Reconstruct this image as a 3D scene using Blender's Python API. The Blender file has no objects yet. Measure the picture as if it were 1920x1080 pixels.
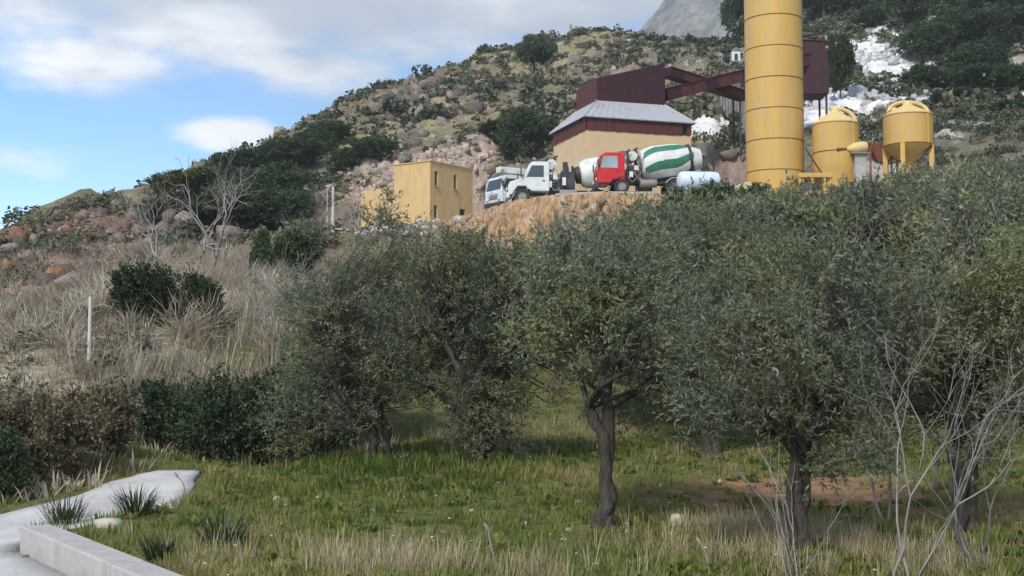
import bpy, math
import numpy as np
from mathutils import Vector, Matrix
R = math.radians
S = bpy.context.scene
COL = S.collection

# ------------------------------------------------------------------ camera
FPX, PITCH, CZ = 2300.0, R(3.5), 2.2
cd = bpy.data.cameras.new('camera'); cam = bpy.data.objects.new('camera', cd); COL.objects.link(cam)
cam.location = (0, 0, CZ); cam.rotation_euler = (R(90) + PITCH, 0, 0)
cd.sensor_width = 36; cd.lens = 36 * FPX / 1920; cd.clip_start = 0.1; cd.clip_end = 6000
S.camera = cam

# ------------------------------------------------------------------ world, sun, exposure
SUN_DIR = Vector((-0.42, -0.90, 0.95)).normalized()      # towards the sun
W = bpy.data.worlds.new('World'); S.world = W; W.use_nodes = True
nt = W.node_tree; N = nt.nodes; LK = nt.links; N.clear()
def wn(t, **k):
    n = N.new(t)
    for a, b in k.items(): setattr(n, a, b)
    return n
def wmath(op, a, b=None, c=None, clamp=False):
    n = wn('ShaderNodeMath', operation=op, use_clamp=clamp)
    for i, v in enumerate((a, b, c)):
        if v is None: continue
        if isinstance(v, (int, float)): n.inputs[i].default_value = v
        else: LK.new(v, n.inputs[i])
    return n.outputs[0]
def wmix(fac, a, b, mode='MIX'):
    n = wn('ShaderNodeMix', data_type='RGBA', blend_type=mode)
    for s, v in ((0, fac), (6, a), (7, b)):
        if isinstance(v, (int, float)): n.inputs[s].default_value = v
        elif isinstance(v, tuple): n.inputs[s].default_value = v
        else: LK.new(v, n.inputs[s])
    return n.outputs[2]
out = wn('ShaderNodeOutputWorld'); bg = wn('ShaderNodeBackground'); bg.inputs[1].default_value = 0.13
LK.new(bg.outputs[0], out.inputs[0])
sky = wn('ShaderNodeTexSky', sky_type='NISHITA', sun_disc=False)
sky.sun_elevation = math.asin(SUN_DIR.z); sky.sun_rotation = math.atan2(SUN_DIR.x, SUN_DIR.y)
sky.altitude = 200; sky.air_density = 1.0; sky.dust_density = 0.35; sky.ozone_density = 2.2
hs = wn('ShaderNodeHueSaturation'); hs.inputs[0].default_value = 0.502; hs.inputs[1].default_value = 1.22; hs.inputs[2].default_value = 1.24
LK.new(sky.outputs[0], hs.inputs['Color'])
tc = wn('ShaderNodeTexCoord'); sep = wn('ShaderNodeSeparateXYZ'); LK.new(tc.outputs['Generated'], sep.inputs[0])
mp = wn('ShaderNodeMapping'); mp.inputs['Scale'].default_value = (1, 1, 2.6); LK.new(tc.outputs['Generated'], mp.inputs[0])
def wnoise(scale, detail, rough=0.55, dist=0.0):
    n = wn('ShaderNodeTexNoise'); n.inputs['Scale'].default_value = scale; n.inputs['Detail'].default_value = detail
    n.inputs['Roughness'].default_value = rough; n.inputs['Distortion'].default_value = dist
    LK.new(mp.outputs[0], n.inputs['Vector']); return n.outputs[0]
n1 = wnoise(9, 6, 0.55); n2 = wnoise(22, 5, 0.5, 0.3); n3 = wnoise(3.1, 5, 0.5)
def lobe(px, py, hx, hy, amp):                       # a cloud at a direction: ellipse in (x, z) of the view direction
    u = (px - 960) / FPX; v = (680 - py) / FPX
    a = wmath('DIVIDE', wmath('SUBTRACT', sep.outputs[0], u), hx / FPX)
    b = wmath('DIVIDE', wmath('SUBTRACT', sep.outputs[2], v), hy / FPX)
    d = wmath('SQRT', wmath('ADD', wmath('MULTIPLY', a, a), wmath('MULTIPLY', b, b)))
    return wmath('MULTIPLY', wmath('SUBTRACT', 1.15, d, clamp=True), amp)
msum = None
for l in ((480, -20, 720, 200, 1.0), (1000, 0, 460, 140, .92), (600, 140, 210, 70, .62), (235, 160, 180, 85, .62),
          (440, 262, 105, 38, .80), (70, 320, 200, 40, .42), (1230, 40, 120, 60, .25)):
    o = lobe(*l); msum = o if msum is None else wmath('MAXIMUM', msum, o)
gen = wmath('MULTIPLY', wmath('SUBTRACT', n3, 0.5), 1.6)        # the rest of the sky has broken cloud as well
far = wmath('MULTIPLY', wmath('SUBTRACT', wmath('ABSOLUTE', sep.outputs[0]), 0.5), 2.0, clamp=True)
up_ = wmath('MULTIPLY', wmath('SUBTRACT', sep.outputs[2], 0.36), 5.0, clamp=True)
bk = wmath('MULTIPLY', wmath('SUBTRACT', 0.2, sep.outputs[1]), 4.0, clamp=True)
else_ = wmath('MAXIMUM', wmath('MAXIMUM', far, up_), bk)
msum = wmath('MAXIMUM', msum, wmath('MULTIPLY', wmath('ADD', gen, 0.35, clamp=True), else_))
dens = wmath('ADD', msum, wmath('ADD', wmath('MULTIPLY', wmath('SUBTRACT', n1, 0.5), 0.85), wmath('MULTIPLY', wmath('SUBTRACT', n2, 0.5), 0.5)))
mr = wn('ShaderNodeMapRange', interpolation_type='SMOOTHSTEP'); LK.new(dens, mr.inputs[0])
mr.inputs[1].default_value = 0.10; mr.inputs[2].default_value = 0.62
cloudmask = wmath('MULTIPLY', mr.outputs[0], wmath('MULTIPLY', wmath('ADD', sep.outputs[2], 0.02), 20, clamp=True))
hi = wn('ShaderNodeMapRange', interpolation_type='SMOOTHSTEP'); LK.new(wmath('ADD', n1, wmath('MULTIPLY', sep.outputs[2], -1.6)), hi.inputs[0])
hi.inputs[1].default_value = -0.05; hi.inputs[2].default_value = 0.35
ccol = wmix(hi.outputs[0], (4.0, 4.35, 4.8, 1), (7.0, 7.1, 7.2, 1))
LK.new(wmix(wmath('MULTIPLY', cloudmask, 0.93), hs.outputs[0], ccol), bg.inputs[0])

sl = bpy.data.lights.new('sun', 'SUN'); sl.energy = 2.6; sl.angle = R(5.0); sl.color = (1.0, 0.94, 0.86)
sun = bpy.data.objects.new('sun', sl); COL.objects.link(sun)
sun.rotation_euler = SUN_DIR.to_track_quat('Z', 'Y').to_euler()
S.view_settings.view_transform = 'Standard'; S.view_settings.look = 'None'
S.view_settings.gamma = 1; S.view_settings.use_curve_mapping = False
S.view_settings.exposure = 0.45
S.cycles.use_denoising = True
S.cycles.max_bounces = 6; S.cycles.transparent_max_bounces = 8

# ------------------------------------------------------------------ helpers
cp_, sp_ = math.cos(PITCH), math.sin(PITCH)
def P(px, py, D):
    """point on the ray of a photo pixel (1920 x 1080) at distance D along Y"""
    u = (px - 960) / FPX; v = (540 - py) / FPX
    y = cp_ - v * sp_; z = sp_ + v * cp_
    return Vector((u * D / y, D, CZ + z * D / y))
def ss(a, b, x):
    t = np.clip((x - a) / (b - a), 0, 1); return t * t * (3 - 2 * t)
def h2(ix, iy, seed):
    n = (ix.astype(np.int64) * 374761393 + iy.astype(np.int64) * 668265263 + seed * 974126177) & 0xffffffff
    n = ((n ^ (n >> 13)) * 1274126177) & 0xffffffff
    return ((n ^ (n >> 16)) & 0xffff) / 65535.0
def vn(x, y, seed=0):
    x = np.asarray(x, float); y = np.asarray(y, float)
    ix = np.floor(x); iy = np.floor(y); fx = x - ix; fy = y - iy
    fx = fx * fx * (3 - 2 * fx); fy = fy * fy * (3 - 2 * fy)
    a = h2(ix, iy, seed); b = h2(ix + 1, iy, seed); c = h2(ix, iy + 1, seed); d = h2(ix + 1, iy + 1, seed)
    return (a * (1 - fx) + b * fx) * (1 - fy) + (c * (1 - fx) + d * fx) * fy - 0.5
def fbm(x, y, octv=4, seed=0):
    s = 0; a = 1.0
    for k in range(octv):
        s = s + a * vn(x, y, seed + k * 17); x = x * 2.03 + 5.1; y = y * 2.03 + 1.7; a *= 0.5
    return s

def tag(o, label=None, cat=None, group=None, kind=None):
    if label: o['label'] = label
    if cat: o['category'] = cat
    if group: o['group'] = group
    if kind: o['kind'] = kind
    return o
def empty(name, loc, rz=0.0):
    o = bpy.data.objects.new(name, None); COL.objects.link(o); o.location = loc; o.rotation_euler = (0, 0, rz)
    o.empty_display_size = 0.2; return o
def np_mesh(name, V, F, mat, parent=None, smooth=False, attrs=None, col=None, loc=None):
    """V (n,3), F (m,k) constant k, or a list of such arrays"""
    Fs = F if isinstance(F, list) else [F]
    Fs = [np.asarray(f, np.int32) for f in Fs if len(f)]
    me = bpy.data.meshes.new(name)
    me.vertices.add(len(V)); me.vertices.foreach_set('co', np.asarray(V, np.float32).ravel())
    loops = np.concatenate([f.ravel() for f in Fs]); tot = np.concatenate([np.full(len(f), f.shape[1], np.int32) for f in Fs])
    st = np.concatenate([[0], np.cumsum(tot)[:-1]]).astype(np.int32)
    me.loops.add(len(loops)); me.loops.foreach_set('vertex_index', loops)
    me.polygons.add(len(tot)); me.polygons.foreach_set('loop_start', st); me.polygons.foreach_set('loop_total', tot)
    if smooth: me.polygons.foreach_set('use_smooth', np.ones(len(tot), bool))
    if attrs is not None:
        for k, v in attrs.items():
            a = me.attributes.new(k, 'FLOAT', 'POINT'); a.data.foreach_set('value', np.asarray(v, np.float32))
    if col is not None:
        a = me.color_attributes.new('Col', 'FLOAT_COLOR', 'POINT')
        a.data.foreach_set('color', np.concatenate([col, np.ones((len(col), 1))], 1).astype(np.float32).ravel())
    me.update(calc_edges=True); me.validate()
    for m in (mat if isinstance(mat, list) else [mat]): me.materials.append(m)
    o = bpy.data.objects.new(name, me); COL.objects.link(o)
    if parent: o.parent = parent
    if loc is not None: o.location = loc
    return o
def copy_tree(o, parent=None):
    c = o.copy(); COL.objects.link(c); c.parent = parent
    for ch in list(o.children): copy_tree(ch, c)
    return c

class MB:
    """collects shapes; build() links them as one mesh object"""
    def __init__(s): s.v = []; s.f = []; s.m = []
    def add(s, V, Fc, m=0):
        b = len(s.v); s.v += [tuple(p) for p in V]
        for f in Fc: s.f.append([i + b for i in f]); s.m.append(m)
        return s
    def box(s, c, d, rz=0, M=None, m=0):
        x, y, z = d[0] / 2, d[1] / 2, d[2] / 2
        V = [Vector((a, b, e)) for a in (-x, x) for b in (-y, y) for e in (-z, z)]
        if M is None: M = Matrix.Rotation(rz, 3, 'Z')
        V = [M @ v + Vector(c) for v in V]
        return s.add(V, [(0, 1, 3, 2), (4, 6, 7, 5), (0, 4, 5, 1), (2, 3, 7, 6), (0, 2, 6, 4), (1, 5, 7, 3)], m)
    def prism(s, prof, y0, y1, m=0):
        """profile in (x,z), extruded along y"""
        n = len(prof)
        V = [(x, y0, z) for x, z in prof] + [(x, y1, z) for x, z in prof]
        Fc = [tuple(range(n)), tuple(range(2 * n - 1, n - 1, -1))]
        for i in range(n):
            j = (i + 1) % n; Fc.append((i, i + n, j + n, j))
        return s.add(V, Fc, m)
    def tube(s, pts, r, n=8, caps=True, m=0):
        pts = [Vector(p) for p in pts]; k = len(pts)
        rr = list(r) if hasattr(r, '__len__') else [r] * k
        V = []; Fc = []
        up = Vector((0, 0, 1))
        for i, p in enumerate(pts):
            t = (pts[min(i + 1, k - 1)] - pts[max(i - 1, 0)]).normalized()
            a = t.cross(up if abs(t.z) < 0.95 else Vector((1, 0, 0))).normalized(); b = t.cross(a)
            for q in range(n):
                an = 2 * math.pi * q / n
                V.append(p + (a * math.cos(an) + b * math.sin(an)) * rr[i])
        for i in range(k - 1):
            for q in range(n):
                w = (q + 1) % n
                Fc.append((i * n + q, i * n + w, (i + 1) * n + w, (i + 1) * n + q))
        if caps: Fc.append(tuple(range(n - 1, -1, -1))); Fc.append(tuple(range((k - 1) * n, k * n)))
        return s.add(V, Fc, m)
    def lathe(s, prof, n=32, M=None, mfun=None, caps=True):
        """prof: (r, z) about the local z axis"""
        M = M or Matrix.Identity(4); V = []; k = len(prof)
        for r, z in prof:
            for q in range(n):
                a = 2 * math.pi * q / n; V.append(M @ Vector((r * math.cos(a), r * math.sin(a), z)))
        b = len(s.v); s.v += [tuple(p) for p in V]
        for i in range(k - 1):
            for q in range(n):
                w = (q + 1) % n
                s.f.append([b + i * n + q, b + i * n + w, b + (i + 1) * n + w, b + (i + 1) * n + q])
                s.m.append(mfun(i, q) if mfun else 0)
        if caps:
            s.f.append([b + q for q in range(n - 1, -1, -1)]); s.m.append(0)
            s.f.append([b + (k - 1) * n + q for q in range(n)]); s.m.append(0)
        return s
    def build(s, name, mat, parent=None, smooth=False, bevel=0, loc=None, rz=0):
        me = bpy.data.meshes.new(name); me.from_pydata(s.v, [], s.f); me.update()
        mats = mat if isinstance(mat, list) else [mat]
        for q in mats: me.materials.append(q)
        if len(mats) > 1: me.polygons.foreach_set('material_index', s.m)
        if smooth:
            me.polygons.foreach_set('use_smooth', [True] * len(s.f))
            me.set_sharp_from_angle(angle=R(38))
        o = bpy.data.objects.new(name, me); COL.objects.link(o)
        if parent: o.parent = parent
        if loc is not None: o.location = loc
        o.rotation_euler.z = rz
        if bevel:
            b = o.modifiers.new('bevel', 'BEVEL'); b.width = bevel; b.segments = 2; b.limit_method = 'ANGLE'; b.angle_limit = R(40)
        return o

# ------------------------------------------------------------------ materials
def nodes(name):
    m = bpy.data.materials.new(name); m.use_nodes = True; t = m.node_tree; t.nodes.clear()
    return m, t, t.nodes, t.links
def mk(name, c, rough=0.7, var=0.15, scale=3.0, bump=0.0, bscale=None, metal=0.0, spec=0.4, dirt=None, dirt_amt=0.5, stretch=None, dscale=1.2, bdist=0.05):
    """principled colour with noise variation, optional second (dirt) colour in patches, optional bump"""
    m, t, n, l = nodes(name)
    o = n.new('ShaderNodeOutputMaterial'); p = n.new('ShaderNodeBsdfPrincipled'); l.new(p.outputs[0], o.inputs[0])
    p.inputs['Roughness'].default_value = rough; p.inputs['Metallic'].default_value = metal; p.inputs['Specular IOR Level'].default_value = spec
    tcn = n.new('ShaderNodeTexCoord'); vec = tcn.outputs['Object']
    if stretch:
        mpn = n.new('ShaderNodeMapping'); mpn.inputs['Scale'].default_value = stretch; l.new(vec, mpn.inputs[0]); vec = mpn.outputs[0]
    nz = n.new('ShaderNodeTexNoise'); nz.inputs['Scale'].default_value = scale; nz.inputs['Detail'].default_value = 5; l.new(vec, nz.inputs['Vector'])
    cr = n.new('ShaderNodeMapRange'); l.new(nz.outputs[0], cr.inputs[0])
    cr.inputs[1].default_value = 0.25; cr.inputs[2].default_value = 0.75; cr.inputs[3].default_value = 1 - var; cr.inputs[4].default_value = 1 + var
    mx = n.new('ShaderNodeMix'); mx.data_type = 'RGBA'; mx.blend_type = 'MULTIPLY'; mx.inputs[0].default_value = 1
    mx.inputs[6].default_value = (*c, 1); l.new(cr.outputs[0], mx.inputs[7]); col = mx.outputs[2]
    if dirt:
        nd = n.new('ShaderNodeTexNoise'); nd.inputs['Scale'].default_value = dscale; nd.inputs['Detail'].default_value = 7; nd.inputs['Roughness'].default_value = 0.65; l.new(vec, nd.inputs['Vector'])
        dr = n.new('ShaderNodeMapRange'); l.new(nd.outputs[0], dr.inputs[0]); dr.inputs[1].default_value = 0.48; dr.inputs[2].default_value = 0.72; dr.inputs[4].default_value = dirt_amt
        m2 = n.new('ShaderNodeMix'); m2.data_type = 'RGBA'; l.new(dr.outputs[0], m2.inputs[0]); l.new(col, m2.inputs[6]); m2.inputs[7].default_value = (*dirt, 1); col = m2.outputs[2]
    l.new(col, p.inputs['Base Color'])
    if bump:
        nb = n.new('ShaderNodeTexNoise'); nb.inputs['Scale'].default_value = bscale or scale * 4; nb.inputs['Detail'].default_value = 4; l.new(vec, nb.inputs['Vector'])
        b = n.new('ShaderNodeBump'); b.inputs['Strength'].default_value = bump; b.inputs['Distance'].default_value = bdist; l.new(nb.outputs[0], b.inputs['Height']); l.new(b.outputs[0], p.inputs['Normal'])
    return m
def leafmat(name, stops, trans=0.25, rough=0.55, spec=0.3, patch=None):
    """stops: (pos, colour) read along the per-leaf attribute 'tint'"""
    m, t, n, l = nodes(name)
    o = n.new('ShaderNodeOutputMaterial'); p = n.new('ShaderNodeBsdfPrincipled'); p.inputs['Roughness'].default_value = rough; p.inputs['Specular IOR Level'].default_value = spec
    a = n.new('ShaderNodeAttribute'); a.attribute_name = 'tint'
    r = n.new('ShaderNodeValToRGB'); l.new(a.outputs['Fac'], r.inputs[0])
    e = r.color_ramp.elements
    while len(e) < len(stops): e.new(0.5)
    for q, (ps, c) in zip(e, stops): q.position = ps; q.color = (*c, 1)
    oi = n.new('ShaderNodeObjectInfo'); hv = n.new('ShaderNodeHueSaturation'); l.new(r.outputs[0], hv.inputs['Color'])
    v = n.new('ShaderNodeMapRange'); l.new(oi.outputs['Random'], v.inputs[0]); v.inputs[3].default_value = 0.82; v.inputs[4].default_value = 1.18; l.new(v.outputs[0], hv.inputs['Value'])
    if patch:
        tcn = n.new('ShaderNodeTexCoord'); gm = n.new('ShaderNodeNewGeometry'); nz = n.new('ShaderNodeTexNoise'); nz.inputs['Scale'].default_value = 0.9; nz.inputs['Detail'].default_value = 2; l.new(gm.outputs['Position'], nz.inputs['Vector'])
        pr = n.new('ShaderNodeMapRange'); l.new(nz.outputs[0], pr.inputs[0]); pr.inputs[1].default_value = 0.42; pr.inputs[2].default_value = 0.62
        pm = n.new('ShaderNodeMix'); pm.data_type = 'RGBA'; pm.blend_type = 'MULTIPLY'; l.new(pr.outputs[0], pm.inputs[0]); l.new(hv.outputs[0], pm.inputs[6]); pm.inputs[7].default_value = (*patch, 1); hv = pm
    hvo = hv.outputs[2] if patch else hv.outputs[0]
    l.new(hvo, p.inputs['Base Color'])
    tr = n.new('ShaderNodeBsdfTranslucent'); l.new(hvo, tr.inputs[0]); mx = n.new('ShaderNodeMixShader'); mx.inputs[0].default_value = trans
    l.new(p.outputs[0], mx.inputs[1]); l.new(tr.outputs[0], mx.inputs[2]); l.new(mx.outputs[0], o.inputs[0])
    return m
def colmat(name, rough=0.9, var=0.35, scales=(0.9, 6.0), bump=0.6, bscale=2.5):
    """vertex colour 'Col' times two noises, with bump"""
    m, t, n, l = nodes(name)
    o = n.new('ShaderNodeOutputMaterial'); p = n.new('ShaderNodeBsdfPrincipled'); l.new(p.outputs[0], o.inputs[0]); p.inputs['Roughness'].default_value = rough; p.inputs['Specular IOR Level'].default_value = 0.15
    a = n.new('ShaderNodeAttribute'); a.attribute_name = 'Col'; col = a.outputs['Color']
    tcn = n.new('ShaderNodeTexCoord')
    for sc in scales:
        nz = n.new('ShaderNodeTexNoise'); nz.inputs['Scale'].default_value = sc; nz.inputs['Detail'].default_value = 6; nz.inputs['Roughness'].default_value = 0.65; l.new(tcn.outputs['Object'], nz.inputs['Vector'])
        cr = n.new('ShaderNodeMapRange'); l.new(nz.outputs[0], cr.inputs[0]); cr.inputs[1].default_value = 0.3; cr.inputs[2].default_value = 0.7; cr.inputs[3].default_value = 1 - var; cr.inputs[4].default_value = 1 + var
        mx = n.new('ShaderNodeMix'); mx.data_type = 'RGBA'; mx.blend_type = 'MULTIPLY'; mx.inputs[0].default_value = 1; l.new(col, mx.inputs[6]); l.new(cr.outputs[0], mx.inputs[7]); col = mx.outputs[2]
    l.new(col, p.inputs['Base Color'])
    nb = n.new('ShaderNodeTexNoise'); nb.inputs['Scale'].default_value = bscale; nb.inputs['Detail'].default_value = 8; nb.inputs['Roughness'].default_value = 0.7; l.new(tcn.outputs['Object'], nb.inputs['Vector'])
    b = n.new('ShaderNodeBump'); b.inputs['Strength'].default_value = bump; b.inputs['Distance'].default_value = 0.3; l.new(nb.outputs[0], b.inputs['Height']); l.new(b.outputs[0], p.inputs['Normal'])
    return m
M = {}
M['ground'] = colmat('ground')
M['rock'] = colmat('rock', var=0.3, scales=(1.3, 8.0), bump=0.8, bscale=3.0)
M['mountain'] = colmat('mountain_rock', var=0.38, scales=(0.035, 0.2), bump=1.0, bscale=0.1)
M['earth'] = mk('ochre_earth', (0.40, 0.25, 0.135), 0.95, 0.6, 2.2, 1.0, 3.2, dirt=(0.47, 0.39, 0.29), dirt_amt=1.0, stretch=(1.6, 1.6, 0.45), spec=0.1, bdist=0.35)
M['concrete'] = mk('concrete', (0.42, 0.40, 0.37), 0.9, 0.15, 2.5, 0.3, 14, dirt=(0.22, 0.20, 0.16), dirt_amt=0.9)
M['road'] = mk('pale_road', (0.52, 0.505, 0.48), 0.9, 0.12, 1.5, 0.3, 20, dirt=(0.33, 0.31, 0.28), dirt_amt=0.85, dscale=0.9)
M['plaster'] = mk('ochre_plaster', (0.61, 0.43, 0.205), 0.9, 0.06, 0.7, 0.1, 9, dirt=(0.41, 0.31, 0.18), dirt_amt=0.7, stretch=(2, 2, .5))
M['tan'] = mk('tan_wall', (0.60, 0.45, 0.27), 0.9, 0.07, 0.8, 0.1, 9, dirt=(0.48, 0.37, 0.25), dirt_amt=0.4)
M['maroon'] = mk('maroon_sheet', (0.040, 0.010, 0.016), 0.55, 0.18, 1.6, 0.0, dirt=(0.065, 0.018, 0.02), dirt_amt=0.5, stretch=(4, 4, 0.7))
M['maroon2'] = mk('rusty_maroon', (0.085, 0.022, 0.02), 0.7, 0.3, 2.5, dirt=(0.15, 0.06, 0.045), dirt_amt=0.7, stretch=(5, 5, 0.8))
M['sheet'] = mk('grey_roof_sheet', (0.44, 0.46, 0.49), 0.5, 0.08, 1.2, dirt=(0.33, 0.30, 0.27), dirt_amt=0.8, metal=0.15)
M['silo'] = mk('silo_yellow', (0.575, 0.36, 0.095), 0.5, 0.06, 0.9, dirt=(0.46, 0.35, 0.19), dirt_amt=1.0, stretch=(2.5, 2.5, 0.35))
M['silo_pale'] = mk('silo_roof_yellow', (0.66, 0.48, 0.20), 0.6, 0.1, 1.5, dirt=(0.6, 0.48, 0.26), dirt_amt=0.6)
M['seam'] = mk('seam_shade_brown', (0.16, 0.075, 0.02), 0.8, 0.2, 4)  # dark brown paints in the overlap shadow along the tall silo's seams
M['red'] = mk('cab_red', (0.56, 0.016, 0.022), 0.35, 0.08, 2, dirt=(0.34, 0.09, 0.075), dirt_amt=0.65)
M['white'] = mk('truck_white', (0.66, 0.70, 0.70), 0.45, 0.08, 2, dirt=(0.34, 0.33, 0.29), dirt_amt=0.9)
M['drumwhite'] = mk('drum_white', (0.68, 0.70, 0.67), 0.5, 0.08, 1.5, dirt=(0.45, 0.43, 0.37), dirt_amt=0.85)
M['drumgreen'] = mk('drum_green', (0.03, 0.17, 0.10), 0.5, 0.12, 1.5, dirt=(0.12, 0.22, 0.17), dirt_amt=0.6)
M['dark'] = mk('dark_steel', (0.035, 0.033, 0.035), 0.6, 0.3, 4, dirt=(0.14, 0.12, 0.10), dirt_amt=0.6)
M['grey'] = mk('grey_steel', (0.20, 0.19, 0.185), 0.6, 0.2, 3, dirt=(0.34, 0.32, 0.29), dirt_amt=0.7)
M['rubber'] = mk('rubber', (0.03, 0.03, 0.032), 0.85, 0.2, 5, dirt=(0.12, 0.11, 0.10), dirt_amt=0.6)
M['glass'] = mk('window_glass', (0.05, 0.065, 0.075), 0.08, 0.05, 2, spec=0.6)
M['paleglass'] = mk('pale_window_glass', (0.28, 0.36, 0.38), 0.12, 0.25, 1.5, spec=0.6)
M['lamp'] = mk('headlight_glass', (0.6, 0.6, 0.58), 0.2, 0.05, 2)
M['tank'] = mk('pale_blue_tank', (0.60, 0.68, 0.78), 0.5, 0.05, 1.2, dirt=(0.5, 0.55, 0.6), dirt_amt=0.5)
M['darkwood'] = mk('dark_shutter', (0.06, 0.03, 0.02), 0.7, 0.2, 4)
M['heap'] = mk('white_gravel', (0.66, 0.64, 0.60), 0.95, 0.14, 2.2, 0.8, 7)
M['pole'] = mk('pole_concrete', (0.52, 0.50, 0.46), 0.85, 0.12, 3)
M['bark'] = mk('olive_bark', (0.06, 0.05, 0.042), 0.95, 0.35, 6, 1.0, 14, dirt=(0.15, 0.13, 0.11), dirt_amt=0.7, stretch=(3, 3, 0.6))
M['pinebark'] = mk('pine_bark', (0.07, 0.055, 0.045), 0.95, 0.3, 3, 0.6, 6)
M['palebark'] = mk('pale_dry_bark', (0.27, 0.245, 0.225), 0.9, 0.3, 3, 0.4, 9)
M['greybark'] = mk('grey_twigs', (0.17, 0.15, 0.15), 0.9, 0.3, 3)
M['stone'] = mk('white_stone', (0.46, 0.43, 0.36), 0.9, 0.2, 5, 0.6, 9)
M['olive'] = leafmat('olive_leaf', [(0.0, (0.088, 0.104, 0.070)), (0.5, (0.158, 0.178, 0.122)), (0.8, (0.235, 0.25, 0.185)), (1.0, (0.36, 0.37, 0.29))], 0.32, patch=(1.28, 1.25, 0.86))
M['pine'] = leafmat('pine_needles', [(0, (0.036, 0.064, 0.034)), (0.6, (0.078, 0.118, 0.052)), (1, (0.15, 0.19, 0.078))], 0.2)
M['yellowpine'] = leafmat('yellow_green_foliage', [(0, (0.05, 0.07, 0.02)), (0.6, (0.11, 0.13, 0.03)), (1, (0.2, 0.2, 0.05))], 0.2)
M['shrub'] = leafmat('dark_shrub_leaf', [(0, (0.02, 0.035, 0.018)), (0.6, (0.05, 0.075, 0.03)), (1, (0.10, 0.13, 0.05))], 0.18)
M['scrub'] = leafmat('hill_scrub_leaf', [(0, (0.035, 0.05, 0.03)), (0.4, (0.07, 0.085, 0.045)), (0.7, (0.12, 0.13, 0.075)), (1, (0.20, 0.18, 0.11))], 0.15)
M['drygrass'] = leafmat('dry_grass', [(0, (0.21, 0.155, 0.09)), (0.5, (0.40, 0.31, 0.18)), (1, (0.60, 0.51, 0.33))], 0.35)
M['beige'] = leafmat('beige_scrub', [(0, (0.17, 0.14, 0.10)), (0.45, (0.34, 0.285, 0.205)), (0.8, (0.48, 0.415, 0.31)), (1, (0.58, 0.52, 0.41))], 0.35)
M['grass'] = leafmat('green_grass', [(0, (0.09, 0.15, 0.03)), (0.4, (0.225, 0.265, 0.055)), (0.7, (0.36, 0.32, 0.10)), (1, (0.46, 0.37, 0.19))], 0.5)
M['brown'] = leafmat('brown_bramble', [(0, (0.07, 0.062, 0.035)), (0.6, (0.15, 0.12, 0.07)), (1, (0.26, 0.21, 0.13))], 0.2)
M['flower'] = mk('white_petals', (0.75, 0.75, 0.66), 0.7, 0.05, 3)

# ------------------------------------------------------------------ terrain
YARD_Z = 13.4
ridge = [(-260, 560, 78), (-120, 510, 84), (0, 466, 90), (80, 424, 98), (150, 380, 106), (220, 358, 114), (290, 336, 122), (380, 316, 134), (440, 302, 142),
         (500, 276, 150), (560, 246, 160), (650, 196, 174), (770, 158, 190), (850, 126, 198), (900, 106, 205), (1000, 86, 218), (1100, 68, 228), (1170, 66, 234),
         (1215, 88, 238), (1300, 108, 226), (1380, 104, 222), (1450, 45, 222), (1550, -40, 232), (1700, -120, 240), (1920, -170, 240), (2150, -200, 235)]
mid = [(0, 800, 22), (0, 700, 28), (0, 608, 38), (-200, 640, 40), (150, 560, 46), (150, 680, 29), (280, 500, 56), (300, 640, 32), (430, 600, 35), (430, 500, 56), (520, 560, 42), (100, 455, 80), (100, 520, 56), (200, 405, 96), (200, 478, 68), (0, 540, 58),
       (350, 385, 116), (350, 450, 98), (450, 355, 124), (450, 430, 104), (560, 335, 126), (560, 425, 106), (650, 300, 132), (700, 250, 148), (620, 440, 102),
       (760, 300, 122), (850, 296, 118), (850, 235, 142), (950, 300, 120), (950, 228, 146), (1003, 165, 186), (1100, 262, 119), (1100, 150, 182), (1250, 165, 172), (1250, 255, 121),
       (1350, 225, 124), (1400, 170, 150), (1530, 205, 120), (1600, 150, 142), (1600, 60, 178), (1700, 205, 120), (1800, 150, 140), (1800, 30, 182), (1920, 210, 108), (1920, 60, 158), (2150, 200, 110), (2150, 50, 150)]
xyz = [(-5, 0, 0), (5, 0, 0), (0, -25, 0), (-25, -20, 0), (25, -20, 0), (-20, 2, 0.2), (20, 2, 0.2), (-6.4, 12, 0), (-6, 18, 0), (-6.2, 25, 0.05), (-10, 14, 0.15), (0, 10, 0.14), (5, 10, 0.1), (10, 12, 0.2),
       (0, 16, 0.16), (-3, 18, 0.2), (3, 18, 0.12), (8, 18, 0.25), (-2, 24, 0.5), (3, 25, 0.5), (10, 25, 0.8), (0, 40, 1.9), (10, 40, 2.3), (20, 40, 3.6), (-5, 40, 2.8), (0, 60, 4.8), (12, 60, 5.2), (25, 60, 7.5),
       (2, 76, 9.2), (11, 76, 9.4), (-6, 84, 10.4), (22, 70, 9.5), (-12, 90, 10.8), (-11, 22, 0.7), (-9, 30, 2.2), (20, 50, 5.6), (32, 72, 11), (35, 55, 8), (40, 35, 4)]
pts = [tuple(P(*a)) for a in ridge + mid] + xyz
for a in ridge:
    q = P(*a); k = 1 + 40 / a[2]
    pts.append((q.x * k, q.y * k, q.z - 6)); k = 1 + 100 / a[2]; pts.append((q.x * k, q.y * k, q.z - 28))
pts = np.array(pts)
CC = 3.0
def phi(d2): return np.sqrt(d2 + CC * CC)
A_ = phi(((pts[:, None, :2] - pts[None, :, :2]) ** 2).sum(-1))
n_ = len(pts); Q_ = np.c_[np.ones(n_), pts[:, :2]]
KK = np.zeros((n_ + 3, n_ + 3)); KK[:n_, :n_] = A_ + np.eye(n_) * 0.02; KK[:n_, n_:] = Q_; KK[n_:, :n_] = Q_.T
WT = np.linalg.solve(KK, np.r_[pts[:, 2], 0, 0, 0])
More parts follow.
